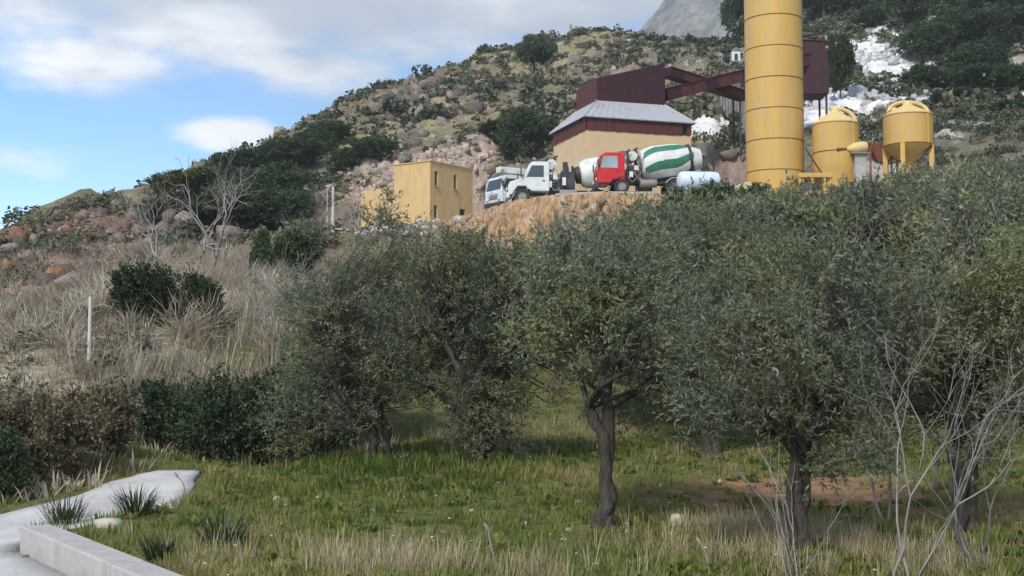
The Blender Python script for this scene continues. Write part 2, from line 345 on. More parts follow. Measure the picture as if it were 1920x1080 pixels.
def H0(x, y):
    z = WT[n_] + WT[n_ + 1] * x + WT[n_ + 2] * y
    for i in range(n_): z = z + WT[i] * phi((x - pts[i, 0]) ** 2 + (y - pts[i, 1]) ** 2)
    return z
def yp(px, py):
    D = FPX * (YARD_Z - CZ) / (680.7 - py); return ((px - 960) / FPX * D * 1.0, D)
yard_front = [(-13.6, 102.5), (-10.2, 100.0), (-6.9, 98.3), (-4.4, 95.6), yp(885, 399), yp(960, 378), yp(1040, 365), yp(1140, 361), yp(1240, 362), yp(1400, 362), yp(1620, 350), yp(1800, 340), (36, 75)]
yard_poly = np.array(yard_front + [(39, 86), (26, 92), (20, 101), (15, 104), (2, 105), (-4, 112), (-14, 112), (-17, 106)])
def sd_poly(x, y, poly):
    d = np.full(np.shape(x), 1e9); ins = np.zeros(np.shape(x), bool); m = len(poly)
    for i in range(m):
        a = poly[i]; b = poly[(i + 1) % m]; e = b - a
        t = np.clip(((x - a[0]) * e[0] + (y - a[1]) * e[1]) / (e @ e), 0, 1)
        d = np.minimum(d, (x - a[0] - t * e[0]) ** 2 + (y - a[1] - t * e[1]) ** 2)
        c = ((a[1] > y) != (b[1] > y)) & (x < (b[0] - a[0]) * (y - a[1]) / (b[1] - a[1] + 1e-12) + a[0]); ins ^= c
    d = np.sqrt(d); return np.where(ins, d, -d)
road_rows = np.array([(-8, -14, 5), (5.2, -12, 1.0), (9.3, -10.8, -1.9), (12.7, -8.9, -4.35), (13.9, -8.4, -5.25), (14.5, -8.1, -5.75), (15.2, -7.7, -6.0), (15.9, -7.4, -5.5), (16.7, -7.0, -4.75), (17.8, -6.4, -4.7), (18.8, -6.15, -4.85), (20.3, -5.8, -5.15)])
road_poly = np.array([(r, y) for y, l, r in road_rows[::-1]] + [(l, y) for y, l, r in road_rows])
def road_z(y): return .45 * ss(14.6, 20.3, y)
WALL = [(-5.70, 14.49), (-1.9, 9.3), (1.0, 5.2)]
def H(x, y):
    x = np.asarray(x, float); y = np.asarray(y, float)
    z = H0(x, y)
    hill = ss(60, 105, y + np.clip(-x - 12, 0, 60) * 0.9)
    rg = 1 - 2 * np.abs(fbm(x * 0.085, y * 0.085, 4, 3)); rk = fbm(x * 0.33, y * 0.33, 3, 9)
    z = z + hill * (rg * 1.5 - 0.9 + rk * 1.3)
    cl = np.exp(-(((x + 34 + 0.35 * (y - 90)) / 14) ** 2)) * ss(56, 64, y) * (1 - ss(80, 92, y))     # rocky bluff on the left
    z = z + cl * (np.abs(fbm(x * 0.22 + 7, y * 0.16, 4, 21)) * 3.4 - 0.9)
    z = z + (1 - hill) * (fbm(x * 0.5, y * 0.5, 3, 5) * 0.18 * ss(16, 40, y) + fbm(x * 1.3, y * 1.3, 3, 6) * 0.05)
    s = sd_poly(x, y, yard_poly); w = ss(-0.9, 0.0, s)
    z = z * (1 - w) + YARD_Z * w
    r = sd_poly(x, y, road_poly); of_ = np.where((y < 14.25) & (x > -5.75), .26, 0.0); w = ss(-0.2 - of_, -0.01 - of_, r)
    bank = np.where(x > -5.3, 0.26, 0.12) * (1 - ss(15, 19, y)) * ss(-6, -0.05, -np.abs(r)) 
    z = np.where((r < 0) & (y < 24), np.maximum(z, 0.02 + road_z(y) * ss(-1.6, 0, r) * .9) + bank * ss(-8, 0, r) * (y > 2) * 0.75, z)
    z = z * (1 - w) + (road_z(y) - 0.05) * w
    return z
def H1(x, y): return float(H(np.array([x]), np.array([y]))[0])
def G(px, py, d0=8.0, d1=260.0):
    """where the ray of a photo pixel meets the ground"""
    D = np.concatenate([np.arange(d0, 60, 0.1), np.arange(60, d1, 0.4)])
    u = (px - 960) / FPX; v = (540 - py) / FPX; yy = cp_ - v * sp_; zz = sp_ + v * cp_
    X = u * D / yy; Z = CZ + zz * D / yy; g = H(X, D)
    k = np.argmax(Z <= g) if (Z <= g).any() else len(D) - 1
    return Vector((X[k], D[k], g[k]))
def proj(x, y, z):
    """photo pixel of a world point"""
    dz = z - CZ; f = y * cp_ + dz * sp_; u = -y * sp_ + dz * cp_
    return 960 + FPX * x / f, 540 - FPX * u / f

ys = [-40.0]
while ys[-1] < 340: ys.append(ys[-1] + (1.5 if ys[-1] < 2 else 0.24 + 0.0078 * ys[-1]))
xr = [0.0]
while xr[-1] < 230: xr.append(xr[-1] + 0.28 + 0.0075 * xr[-1])
xs = np.array([-a for a in xr[:0:-1]] + xr); ys = np.array(ys)
X, Y = np.meshgrid(xs, ys); Z = H(X, Y)
nx, ny = len(xs), len(ys)
def lerp(a, b, w): return a * (1 - w[..., None]) + np.array(b) * w[..., None]
def zone(px, py, D, r, soft=0.6):
    q = P(px, py, D); return 1 - ss(r * (1 - soft), r, np.sqrt((X - q.x) ** 2 + (Y - q.y) ** 2))
gy, gx = np.gradient(Z, ys, xs); slope = np.hypot(gx, gy)
nA = fbm(X * 0.12, Y * 0.12, 4, 41); nB = fbm(X * 0.5, Y * 0.5, 4, 42); nC = fbm(X * 0.05, Y * 0.05, 3, 43)
C = np.zeros(X.shape + (3,)) + np.array((0.13, 0.145, 0.05))
C = lerp(C, (0.17, 0.15, 0.06), ss(-0.1, 0.35, nB + nA * 0.5) * 0.7)
hillw = ss(55, 95, Y + np.clip(-X - 10, 0, 60) * 0.9)
C = lerp(C, (0.165, 0.155, 0.085), hillw)
C = lerp(C, (0.28, 0.225, 0.14), hillw * ss(0.0, 0.35, nA + 0.4 * nB))
C = lerp(C, (0.25, 0.19, 0.155), hillw * ss(0.62, 1.0, slope + nB * 0.5))
leftdry = ss(7, 10, -X) * ss(17, 24, Y) * (1 - ss(64, 74, Y)) * (1 - ss(0, 6, X + 0.1 * Y + 2))
C = lerp(C, (0.33, 0.28, 0.205), leftdry * ss(-0.75, -0.25, nA + 0.4 * nB) * 0.95)
bl = np.exp(-(((X + 34 + 0.35 * (Y - 90)) / 16) ** 2)) * ss(54, 64, Y) * (1 - ss(92, 104, Y))
C = lerp(C, (0.20, 0.135, 0.10), bl * 0.95); C = lerp(C, (0.40, 0.225, 0.125), bl * ss(0.2, 0.36, nB) * 0.8)
for z_ in ((840, 285, 119, 12), (760, 290, 121, 8), (910, 300, 119, 8)): C = lerp(C, (0.40, 0.31, 0.25), zone(*z_) * ss(-0.4, 0.0, nB))
for z_ in ((700, 262, 140, 10), (850, 210, 152, 12), (1180, 95, 225, 22), (1010, 130, 200, 14)): C = lerp(C, (0.30, 0.26, 0.14), zone(*z_) * 0.8)
C = lerp(C, (0.12, 0.125, 0.085), hillw * ss(26, 34, X) * 0.75)
for z_ in ((1545, 66, 165, 10), (1640, 90, 158, 12), (1655, 120, 150, 7), (1560, 180, 128, 10), (1620, 190, 124, 9), (1520, 215, 118, 6), (1700, 60, 170, 9)):
    C = lerp(C, (0.74, 0.73, 0.71), zone(*z_, .3) * ss(-0.6, -0.3, nB + 0.1))
C = lerp(C, (0.42, 0.40, 0.36), hillw * (X > 25) * ss(0.1, 0.3, nB) * (Y < 190) * 0.8)
yd = sd_poly(X, Y, yard_poly); C = lerp(C, (0.40, 0.36, 0.31), ss(-0.5, 0.6, yd))
for q in ((4.6, 19.2, 2.6), (2.7, 18.3, 1.3), (6.5, 18.2, 1.6)):
    C = lerp(C, (0.30, 0.165, 0.095), (1 - ss(q[2] * 0.3, q[2], np.hypot(X - q[0], (Y - q[1]) * 0.8))) * ss(-0.5, -0.1, nB))
idx = np.arange(nx * ny).reshape(ny, nx)
Fq = np.stack([idx[:-1, :-1], idx[:-1, 1:], idx[1:, 1:], idx[1:, :-1]], -1).reshape(-1, 4)
o = np_mesh('terrain', np.stack([X, Y, Z], -1).reshape(-1, 3), Fq, M['ground'], smooth=True, col=C.reshape(-1, 3))
tag(o, 'grassy foreground rising into a rocky scrub covered hillside', kind='structure')

# distant limestone mountain
mx = np.linspace(-60, 800, 190); my = np.linspace(620, 1700, 120); MX, MY = np.meshgrid(mx, my)
crest = 262 + 0.80 * (MX * 900 / np.maximum(MY, 900) - 101); crest = np.where(crest > 400, 400 + (crest - 400) * 0.3, crest)
prof = 1 - np.clip((900 - MY) / 300, 0, 1) ** 1.2 * 0.75 - np.clip((MY - 900) / 1000, 0, 1) * 0.2
MZ = crest * prof * (np.maximum(MY, 900) / 900) ** 0.3 + fbm(MX * 0.012, MY * 0.012, 6, 77) * 18 + np.abs(fbm(MX * 0.04, MY * 0.03, 4, 78)) * 16 - 8
MC = np.zeros(MX.shape + (3,)) + np.array((0.215, 0.22, 0.205)); MC = lerp(MC, (0.12, 0.14, 0.095), ss(0.0, 0.3, fbm(MX * 0.03, MY * 0.03, 4, 79)) * 0.6)
idx = np.arange(mx.size * my.size).reshape(my.size, mx.size)
Fm = np.stack([idx[:-1, :-1], idx[:-1, 1:], idx[1:, 1:], idx[1:, :-1]], -1).reshape(-1, 4)
tag(np_mesh('mountain', np.stack([MX, MY, MZ], -1).reshape(-1, 3), Fm, M['mountain'], smooth=True, col=MC.reshape(-1, 3)), 'bare grey limestone mountain far behind the quarry hill', kind='structure')

# road and its low wall
yy_ = np.unique(np.concatenate([np.linspace(a, b, 6) for a, b in zip(road_rows[:-1, 0], road_rows[1:, 0])])); V = []
for y in yy_:
    l_, r_ = np.interp(y, road_rows[:, 0], road_rows[:, 1]), np.interp(y, road_rows[:, 0], road_rows[:, 2])
    for k in range(7): V.append((l_ + (r_ - l_) * k / 6 + float(vn(y * 3.1, k * 9.7, 8)) * .12 * (k in (0, 6)) * (y > 14.6), y, float(road_z(y))))
F = [(i * 7 + k, i * 7 + k + 1, i * 7 + k + 8, i * 7 + k + 7) for i in range(len(yy_) - 1) for k in range(6)]
nv = len(V); rim = [i * 7 + 6 for i in range(len(yy_))] + [(len(yy_) - 1) * 7 + k for k in range(5, -1, -1)] + [i * 7 for i in range(len(yy_) - 2, -1, -1)]   # slab edge down into the ground
V += [(V[i][0], V[i][1], V[i][2] - .22) for i in rim]; F += [(rim[i], nv + i, nv + i + 1, rim[i + 1]) for i in range(len(rim) - 1)]
tag(np_mesh('road', np.array(V), np.array(F), M['road']), 'pale dusty concrete track climbing at lower left', kind='structure')
wroot = empty('low_wall', (WALL[0][0], WALL[0][1], 0)); tag(wroot, 'low pale concrete kerb wall between the road and the grass', 'wall')
a = Vector(WALL[0]); b = Vector(WALL[2]); L = (b - a).length; d = (b - a).normalized(); ang = math.atan2(d.y, d.x); nb = 7
rg = np.random.default_rng(5)
for i in range(nb):
    c = a + d * (L * (i + 0.5) / nb) - Vector(WALL[0])
    mb = MB(); mb.box((0, 0.12, 0), (L / nb - 0.012, 0.34, 0.36)); 
    q = mb.build('wall_block', M['concrete'], wroot, bevel=0.018, loc=(c.x, c.y, 0.12 + rg.uniform(-.006, .006)), rz=ang + rg.uniform(-.006, .006))

# ------------------------------------------------------------------ cut bank under the yard, yard edge slab
fr = [Vector((p[0], p[1])) for p in yard_front]
samp = []
for i in range(len(fr) - 1):
    n = max(2, int((fr[i + 1] - fr[i]).length / 0.18))
    for k in range(n): samp.append(fr[i].lerp(fr[i + 1], k / n))
samp.append(fr[-1]); sm = np.array(samp)
for _ in range(6): sm[1:-1] = (sm[:-2] + 2 * sm[1:-1] + sm[2:]) / 4
tg = np.gradient(sm, axis=0); nr = np.stack([tg[:, 1], -tg[:, 0]], 1); nr /= np.linalg.norm(nr, axis=1)[:, None]
s_len = np.r_[0, np.cumsum(np.linalg.norm(np.diff(sm, axis=0), axis=1))]
rows = 24; tz = np.linspace(0, 1, rows)
foot = H(sm[:, 0] + nr[:, 0] * 1.8, sm[:, 1] + nr[:, 1] * 1.8) - 0.7
BV = []
topz = YARD_Z + 0.02 + fbm(s_len * 0.8, s_len * 0, 3, 12) * 0.18
for j, t in enumerate(tz):
    outw = 0.12 + (1 - t) * 0.95 + (np.abs(fbm(s_len * 0.55, np.full_like(s_len, t * 0.7), 4, 61)) * 1.3 + fbm(s_len * 1.9, np.full_like(s_len, t * 1.1), 3, 62) * 0.55 + np.abs(fbm(s_len * 0.2, np.full_like(s_len, t * 4.0), 3, 63)) * .35) * (1 - 0.8 * t ** 6)
    BV.append(np.stack([sm[:, 0] + nr[:, 0] * outw, sm[:, 1] + nr[:, 1] * outw, foot + (topz - foot) * t], 1))
BV.append(np.stack([sm[:, 0] - nr[:, 0] * 0.8, sm[:, 1] - nr[:, 1] * 0.8, np.full(len(sm), YARD_Z + 0.015)], 1))
BV = np.array(BV); m_ = len(sm); idx = np.arange((rows + 1) * m_).reshape(rows + 1, m_)
Fb = np.stack([idx[:-1, :-1], idx[:-1, 1:], idx[1:, 1:], idx[1:, :-1]], -1).reshape(-1, 4)
tag(np_mesh('cut_bank', BV.reshape(-1, 3), Fb, M['earth'], smooth=False), 'vertical ochre earth cut below the truck yard', kind='structure')

# pale ramp below the house
rp = [P(560, 452, 100), P(640, 440, 99), P(770, 432, 98.6), P(850, 418, 97.8)]
mb = MB()
V = []
for p in rp: V += [(p.x, p.y - 1.8, p.z - 0.25), (p.x, p.y + 2.2, p.z + 0.05), (p.x, p.y - 1.8, p.z - 1.6)]
for i in range(3): mb.add(V[i * 3:i * 3 + 6], [(0, 3, 4, 1), (2, 5, 3, 0)])
tag(mb.build('ramp', M['road']), 'pale ramp climbing to the ochre house', kind='structure')

# ------------------------------------------------------------------ ochre house
def wall(mb, p0, p1, z0, z1, holes, depth=0.28, m=0):
    """vertical wall p0-p1 with rectangular openings (s0, s1, z0, z1); reveals go inwards (left of p0->p1 is inside)"""
    p0 = Vector(p0); p1 = Vector(p1); e = (p1 - p0); L = e.length; e.normalize(); inn = Vector((-e.y, e.x))
    S_ = sorted({0, L, *[h[0] for h in holes], *[h[1] for h in holes]}); Zs = sorted({z0, z1, *[h[2] for h in holes], *[h[3] for h in holes]})
    pt = lambda s, z, k=0: (p0.x + e.x * s + inn.x * k, p0.y + e.y * s + inn.y * k, z)
    for i in range(len(S_) - 1):
        for j in range(len(Zs) - 1):
            cs = (S_[i] + S_[i + 1]) / 2; cz = (Zs[j] + Zs[j + 1]) / 2
            if any(h[0] < cs < h[1] and h[2] < cz < h[3] for h in holes): continue
            mb.add([pt(S_[i], Zs[j]), pt(S_[i + 1], Zs[j]), pt(S_[i + 1], Zs[j + 1]), pt(S_[i], Zs[j + 1])], [(0, 1, 2, 3)], m)
    for h in holes:
        q = [pt(h[0], h[2]), pt(h[1], h[2]), pt(h[1], h[3]), pt(h[0], h[3])]; r = [pt(h[0], h[2], depth), pt(h[1], h[2], depth), pt(h[1], h[3], depth), pt(h[0], h[3], depth)]
        mb.add(q + r, [(0, 4, 5, 1), (1, 5, 6, 2), (2, 6, 7, 3), (3, 7, 4, 0)], m)
    return e, inn
hc = P(806, 420, 99.2); hx, hy = hc.x, hc.y
eR = Vector((0.595, 0.804)); eL = Vector((-0.804, 0.595)); LR, LL = 5.6, 3.9; ZB, ZT = YARD_Z - 0.9, P(806, 302, 99.2).z
house = empty('house', (hx, hy, YARD_Z)); tag(house, 'ochre plastered two storey house with narrow windows beside the parked trucks', 'house')
inv = lambda z: z - YARD_Z
zt = inv(ZT); zb = inv(ZB)
c0 = Vector((0, 0)); cR = eR * LR; cL = eL * LL; cB = cR + cL
def onR(px, pyt, pyb, w):      # position along the right face from a photo pixel
    u = (px - 960) / FPX; s = (u * hy - hx) / (eR.x - u * eR.y); D = hy + eR.y * s
    return (s - w / 2, s + w / 2, P(px, pyb, D).z - YARD_Z, P(px, pyt, D).z - YARD_Z)
hol = [onR(817, 321, 349, 0.42), onR(853, 328, 355, 0.42), onR(816, 385, 409, 0.44), onR(867, 392, 420, 0.75)]
mb = MB()
eaR, inR = wall(mb, c0, cR, zb, zt, hol); wall(mb, cR, cB, zb, zt, []); wall(mb, cB, cL, zb, zt, []); wall(mb, cL, c0, zb, zt, [])
mb.build('wall', M['plaster'], house)
mb = MB(); mb.add([(*c0, zt - .12), (*cR, zt - .12), (*cB, zt - .12), (*cL, zt - .12)], [(0, 1, 2, 3)]); mb.build('roof', M['concrete'], house)
pc = MB(); e = 0.04
ctr = (c0 + cB) / 2
for A, B in ((c0, cR), (cR, cB), (cB, cL), (cL, c0)):
    mid_ = (A + B) / 2; d = B - A; pc.box((mid_.x, mid_.y, zt + 0.04), (d.length + 0.1, 0.16, 0.08), math.atan2(d.y, d.x))
pc.build('coping', M['plaster'], house)
for k, h in enumerate(hol):
    s = (h[0] + h[1]) / 2; p = c0 + eaR * s + inR * 0.2; w = h[1] - h[0]; hh = h[3] - h[2]; a = math.atan2(eaR.y, eaR.x)
    nm = 'window' if k < 3 else 'door'
    mb = MB(); mb.box((0, 0, 0), (w + .02, 0.04, hh + .02)); wd = mb.build(nm, M['darkwood'], house, loc=(p.x, p.y, (h[2] + h[3]) / 2), rz=a)
    if k < 3:
        mb = MB(); mb.box((0, -0.03, 0), (w - 0.08, 0.02, hh - 0.1)); mb.build('pane', M['glass'], wd)
        mb = MB(); mb.box((0, -0.25, -hh / 2 - 0.03), (w + .12, 0.14, 0.05)); mb.build('sill', M['concrete'], wd)
    else:
        mb = MB(); mb.box((w * .35, -0.04, 0), (0.05, 0.05, 0.12)); mb.build('handle', M['grey'], wd)
# annex on the left
aT = P(700, 354, 103).z - YARD_Z; mb = MB()
A0 = cL * 1.0 + eR * 0.35; A1 = A0 + eL * 4.1
wall(mb, A1, A0, zb, aT, [(2.0, 2.3, 0.9, 1.8)]); wall(mb, A0 + eR * 3.5, A1 + eR * 3.5, zb, aT, []); wall(mb, A1 + eR * 3.5, A1, zb, aT, [])
an = mb.build('annex', M['plaster'], house)
mb = MB(); mb.add([(*A0, aT - .1), (*(A0 + eR * 3.5), aT - .1), (*(A1 + eR * 3.5), aT - .1), (*A1, aT - .1)], [(0, 1, 2, 3)]); mb.build('roof', M['concrete'], an)
p = A1 + (A0 - A1).normalized() * 2.15 + eR * 0.22; mb = MB(); mb.box((0, 0, 0), (0.32, 0.04, 0.92)); mb.build('window', M['darkwood'], an, loc=(p.x, p.y, 1.35), rz=math.atan2(eL.y, eL.x))

# ------------------------------------------------------------------ hopper building with maroon box on the roof
hb = P(1100, 300, 92); a18 = R(18); uR = Vector((math.cos(a18), math.sin(a18))); uL = Vector((-math.sin(a18), math.cos(a18)))
LW, LD = 8.75, 7.3; zw = P(1100, 243, 92).z - YARD_Z; zf = P(1100, 219, 92).z - YARD_Z
plant = empty('hopper_building', (hb.x, 92, YARD_Z), a18); tag(plant, 'tan walled loading building with grey hip roof and maroon box on top', 'building')
mb = MB()
for A, B in (((0, 0), (LW, 0)), ((LW, 0), (LW, LD)), ((LW, LD), (0, LD)), ((0, LD), (0, 0))): wall(mb, A, B, -0.3, zw, [])
mb.build('wall', M['tan'], plant)
mb = MB()       # boarded maroon fascia, dark gap above the wall at the right end
nb = 22
for i in range(nb):
    x0 = LW * i / nb
    if i == nb - 2: continue
    mb = MB(); mb.box((x0 + LW / nb / 2, -0.06 + 0.02 * (i % 2), (zw + zf) / 2), (LW / nb - 0.012, 0.05, zf - zw + 0.06 * math.sin(i * 2.3)))
    mb.build('fascia_panel', M['maroon2'], plant)
for i in range(18):
    y0 = LD * i / 18; mb = MB(); mb.box((-0.06 + 0.02 * (i % 2), y0 + LD / 36, (zw + zf) / 2), (0.05, LD / 18 - 0.012, zf - zw + 0.05 * math.sin(i * 1.7)))
    mb.build('fascia_panel', M['maroon2'], plant)
mb = MB(); mb.box((LW / 2, 0.3, (zw + zf) / 2), (LW - .2, 0.1, zf - zw)); mb.box((LW - .15, LD / 2, (zw + zf) / 2), (.1, LD, zf - zw)); mb.build('upper_wall', M['dark'], plant)
zr = P(1200, 187, 94.4).z - YARD_Z; bx0, bx1, by0, by1 = 1.75, 7.55, 2.2, LD - 0.6; ov = 0.28
E = [(-ov, -ov, zf), (LW + ov, -ov, zf), (LW + ov, LD + ov, zf), (-ov, LD + ov, zf)]; T = [(bx0, by0, zr), (bx1, by0, zr), (bx1, by1, zr), (bx0, by1, zr)]
def roofseg(mb, A, B, C_, D_, n):
    """sheet between eave A-B and top D-C, n ribs"""
    A, B, C_, D_ = map(Vector, (A, B, C_, D_))
    mb.add([A, B, C_, D_], [(0, 1, 2, 3)]); mb.add([v - Vector((0, 0, .06)) for v in (A, B, C_, D_)], [(3, 2, 1, 0)])
    for i in range(1, n):
        t = i / n; mb.tube([A.lerp(B, t) + Vector((0, 0, .015)), D_.lerp(C_, t) + Vector((0, 0, .015))], 0.022, 4)
for A, B, c_, d_, n in ((E[0], E[1], T[1], T[0], 16), (E[1], E[2], T[2], T[1], 12), (E[2], E[3], T[3], T[2], 12), (E[3], E[0], T[0], T[3], 12)):
    mb = MB(); roofseg(mb, A, B, c_, d_, n); mb.build('roof_sheet', M['sheet'], plant)
for i in range(4):
    mb = MB(); mb.tube([Vector(E[i]) + Vector((0, 0, .03)), Vector(T[i]) + Vector((0, 0, .03))], 0.05, 6); mb.build('hip_ridge', M['sheet'], plant)
# maroon box, shed roof rising to the right
def hz(px, py, D): return P(px, py, D).z - YARD_Z
zl_, zr_ = hz(1135, 146, 94.6), hz(1272, 117, 96.2)
cx0, cx1, cy0, cy1 = bx0 - 0.0, bx1 + 0.05, by0 + 0.02, by1 - 0.02
zk = lambda x: zl_ + (zr_ - zl_) * (x - cx0) / (cx1 - cx0)
box = None
np_ = 15
for i in range(np_):        # profiled sheets
    xa = cx0 + (cx1 - cx0) * i / np_; xb = cx0 + (cx1 - cx0) * (i + 1) / np_; yo = 0.03 * (i % 2)
    mb = MB(); mb.add([(xa, cy0 - yo, zr - .25), (xb, cy0 - yo, zr - .25), (xb, cy0 - yo, zk(xb)), (xa, cy0 - yo, zk(xa)), (xa, cy0 + .06, zr - .25), (xb, cy0 + .06, zr - .25), (xb, cy0 + .06, zk(xb)), (xa, cy0 + .06, zk(xa))],
                      [(0, 1, 2, 3), (5, 4, 7, 6), (4, 0, 3, 7), (1, 5, 6, 2), (3, 2, 6, 7), (4, 5, 1, 0)])
    mb.build('cladding_sheet', M['maroon'], plant)
mb = MB(); yb = cy1
mb.add([(cx0, cy0 + .07, zr - .25), (cx1, cy0 + .07, zr - .25), (cx1, yb, zr - .25), (cx0, yb, zr - .25), (cx0, cy0 + .07, zk(cx0)), (cx1, cy0 + .07, zk(cx1)), (cx1, yb, zk(cx1)), (cx0, yb, zk(cx0))],
       [(0, 1, 5, 4), (1, 2, 6, 5), (2, 3, 7, 6), (4, 5, 6, 7)])
bxo = mb.build('roof_box', M['maroon'], plant)
mb = MB(); mb.add([(cx0, yb, zr - .25), (cx0, cy0 + .05, zr - .25), (cx0, cy0 + .05, zk(cx0)), (cx0, yb, zk(cx0))], [(0, 1, 2, 3)]); mb.build('side_cladding', M['maroon2'], plant)

# conveyors: sloping maroon galleries on trestles
def gallery(name, A, B, w, h, label, legs):
    r = empty(name, (A.x, A.y, YARD_Z)); tag(r, label, 'conveyor'); o = Vector((A.x, A.y, YARD_Z))
    A = A - o; B = B - o; d = (B - A); L = d.length; x = d.normalized(); y = Vector((0, 0, 1)).cross(x).normalized(); z = x.cross(y)
    Mx = Matrix((x, y, z)).transposed()
    n = max(3, int(L / 1.4))
    for i in range(n):
        mb = MB(); mb.box(A + d * ((i + .5) / n), (L / n - 0.03, w, h), M=Mx); mb.build('gallery_panel', M['maroon2'] if i % 3 else M['maroon'], r)
    mb = MB(); mb.box(A + d * .5 + z * (h / 2 + .04), (L, w + .16, .06), M=Mx); mb.build('gallery_roof', M['maroon2'], r)
    for t in legs:
        p = A + d * t
        for s in (-1, 1):
            mb = MB(); q = p + y * s * w * .4; mb.tube([(q.x, q.y, q.z - h / 2), (q.x + s * .1, q.y + s * .4, H1(q.x + o.x, q.y + o.y) - o.z - .2)], 0.09, 6); mb.build('trestle_leg', M['dark'], r)
    return r
gallery('conveyor', P(1242, 180, 97.3), P(1530, 108, 108), 1.3, 0.95, 'long maroon conveyor gallery rising from the roof box towards the yellow silo', (0.6,))
gallery('conveyor', P(1250, 136, 98.5), P(1395, 182, 104), 1.0, 0.7, 'short maroon conveyor sloping down behind the long conveyor', (0.9,))
# maroon transfer house right of the tall silo
th = P(1528, 182, 108); r = empty('transfer_house', (th.x, th.y, th.z)); tag(r, 'maroon sheet metal housing half hidden behind the tall silo', 'housing')
zt_ = P(1528, 86, 108).z - th.z; mb = MB(); mb.prism([(-2.3, 0), (0.9, 0), (0.95, zt_ * .55), (0.6, zt_), (-2.3, zt_ + .2)], -1.4, 1.4); mb.build('cladding', M['maroon'], r, bevel=0.03)
for sx in (-2.1, .7):
    for sy in (-1.2, 1.2):
        mb = MB(); mb.tube([(sx, sy, 0.05), (sx, sy, H1(th.x + sx, th.y + sy) - th.z - .2)], .1, 6); mb.build('leg', M['dark'], r)
mb = MB(); mb.box((-.7, 0, zt_ + .16), (3.5, 3.0, .08), M=Matrix.Rotation(R(3.3), 3, 'Y')); mb.build('roof', M['maroon2'], r)
# grey slatted bin under the conveyor
gb = G(1374, 226, 107); gb.z -= .1; r = empty('slatted_bin', (gb.x, gb.y, gb.z)); tag(r, 'grey slatted storage bin under the maroon conveyor left of the tall silo', 'bin')
hgt = P(1374, 176, gb.y).z - gb.z
for i in range(9):
    mb = MB(); mb.box((-1.15 + i * .29, 0, hgt / 2), (0.2, 0.07, hgt * (1 - .06 * (i % 3)))); mb.build('slat', M['grey'], r)
mb = MB(); mb.box((0, 1.0, hgt * .45), (2.4, 1.8, hgt * .9)); mb.build('bin_body', M['grey'], r)
for sx in (-1.2, 1.2): mb = MB(); mb.box((sx, .1, (hgt + H1(gb.x + sx, gb.y) - gb.z) / 2 - .1), (.14, .14, hgt - (H1(gb.x + sx, gb.y) - gb.z) + .3)); mb.build('post', M['dark'], r)

# ------------------------------------------------------------------ silos
def ring(mb, r, z, h=0.05, n=48): mb.lathe([(r, z - h / 2), (r + .035, z - h / 2), (r + .035, z + h / 2), (r, z + h / 2)], n, caps=False)
sp = P(1454, 366, 82); sr = 108.5 / 2 / FPX * 82; silo = empty('tall_silo', (sp.x, 82, YARD_Z)); tag(silo, 'tall yellow cement silo with banded shell rising past the top of the frame', 'silo')
bands = [P(1454, y, 82).z - YARD_Z for y in (325, 268, 211, 154, 97, 40, -17, -74)]
zz = [0.0] + bands + [bands[-1] + 1.0]
for i in range(len(zz) - 1):
    mb = MB(); rr = sr - 0.006 * (i % 2); mb.lathe([(rr, zz[i] + .015), (rr, zz[i + 1] - .015)], 56, caps=False); mb.build('shell_section', M['silo'], silo, smooth=True)
for z in bands: mb = MB(); ring(mb, sr - .02, z, 0.055, 56); mb.build('seam_band', M['seam'], silo, smooth=True)  # flange rings; the shadow where sections overlap is put into their colour
mb = MB(); mb.lathe([(sr, zz[-1] - .02), (sr + .05, zz[-1]), (0.35, zz[-1] + 1.1), (0.3, zz[-1] + 1.3)], 40); mb.build('cone_roof', M['silo_pale'], silo, smooth=True)
mb = MB(); mb.lathe([(sr + .16, 0), (sr + .16, .35), (sr + .02, .42)], 48, caps=False); mb.build('base_ring', M['silo'], silo, smooth=True)
mb = MB()
for s in (-.22, .22): mb.tube([(s - 0.3, sr + .2, 0), (s - 0.3, sr + .2, zz[-1])], .025, 6)
for k in range(50): mb.tube([(-.52, sr + .2, .3 + k * .33), (-.08, sr + .2, .3 + k * .33)], .015, 5)
mb.build('ladder', M['silo'], silo)

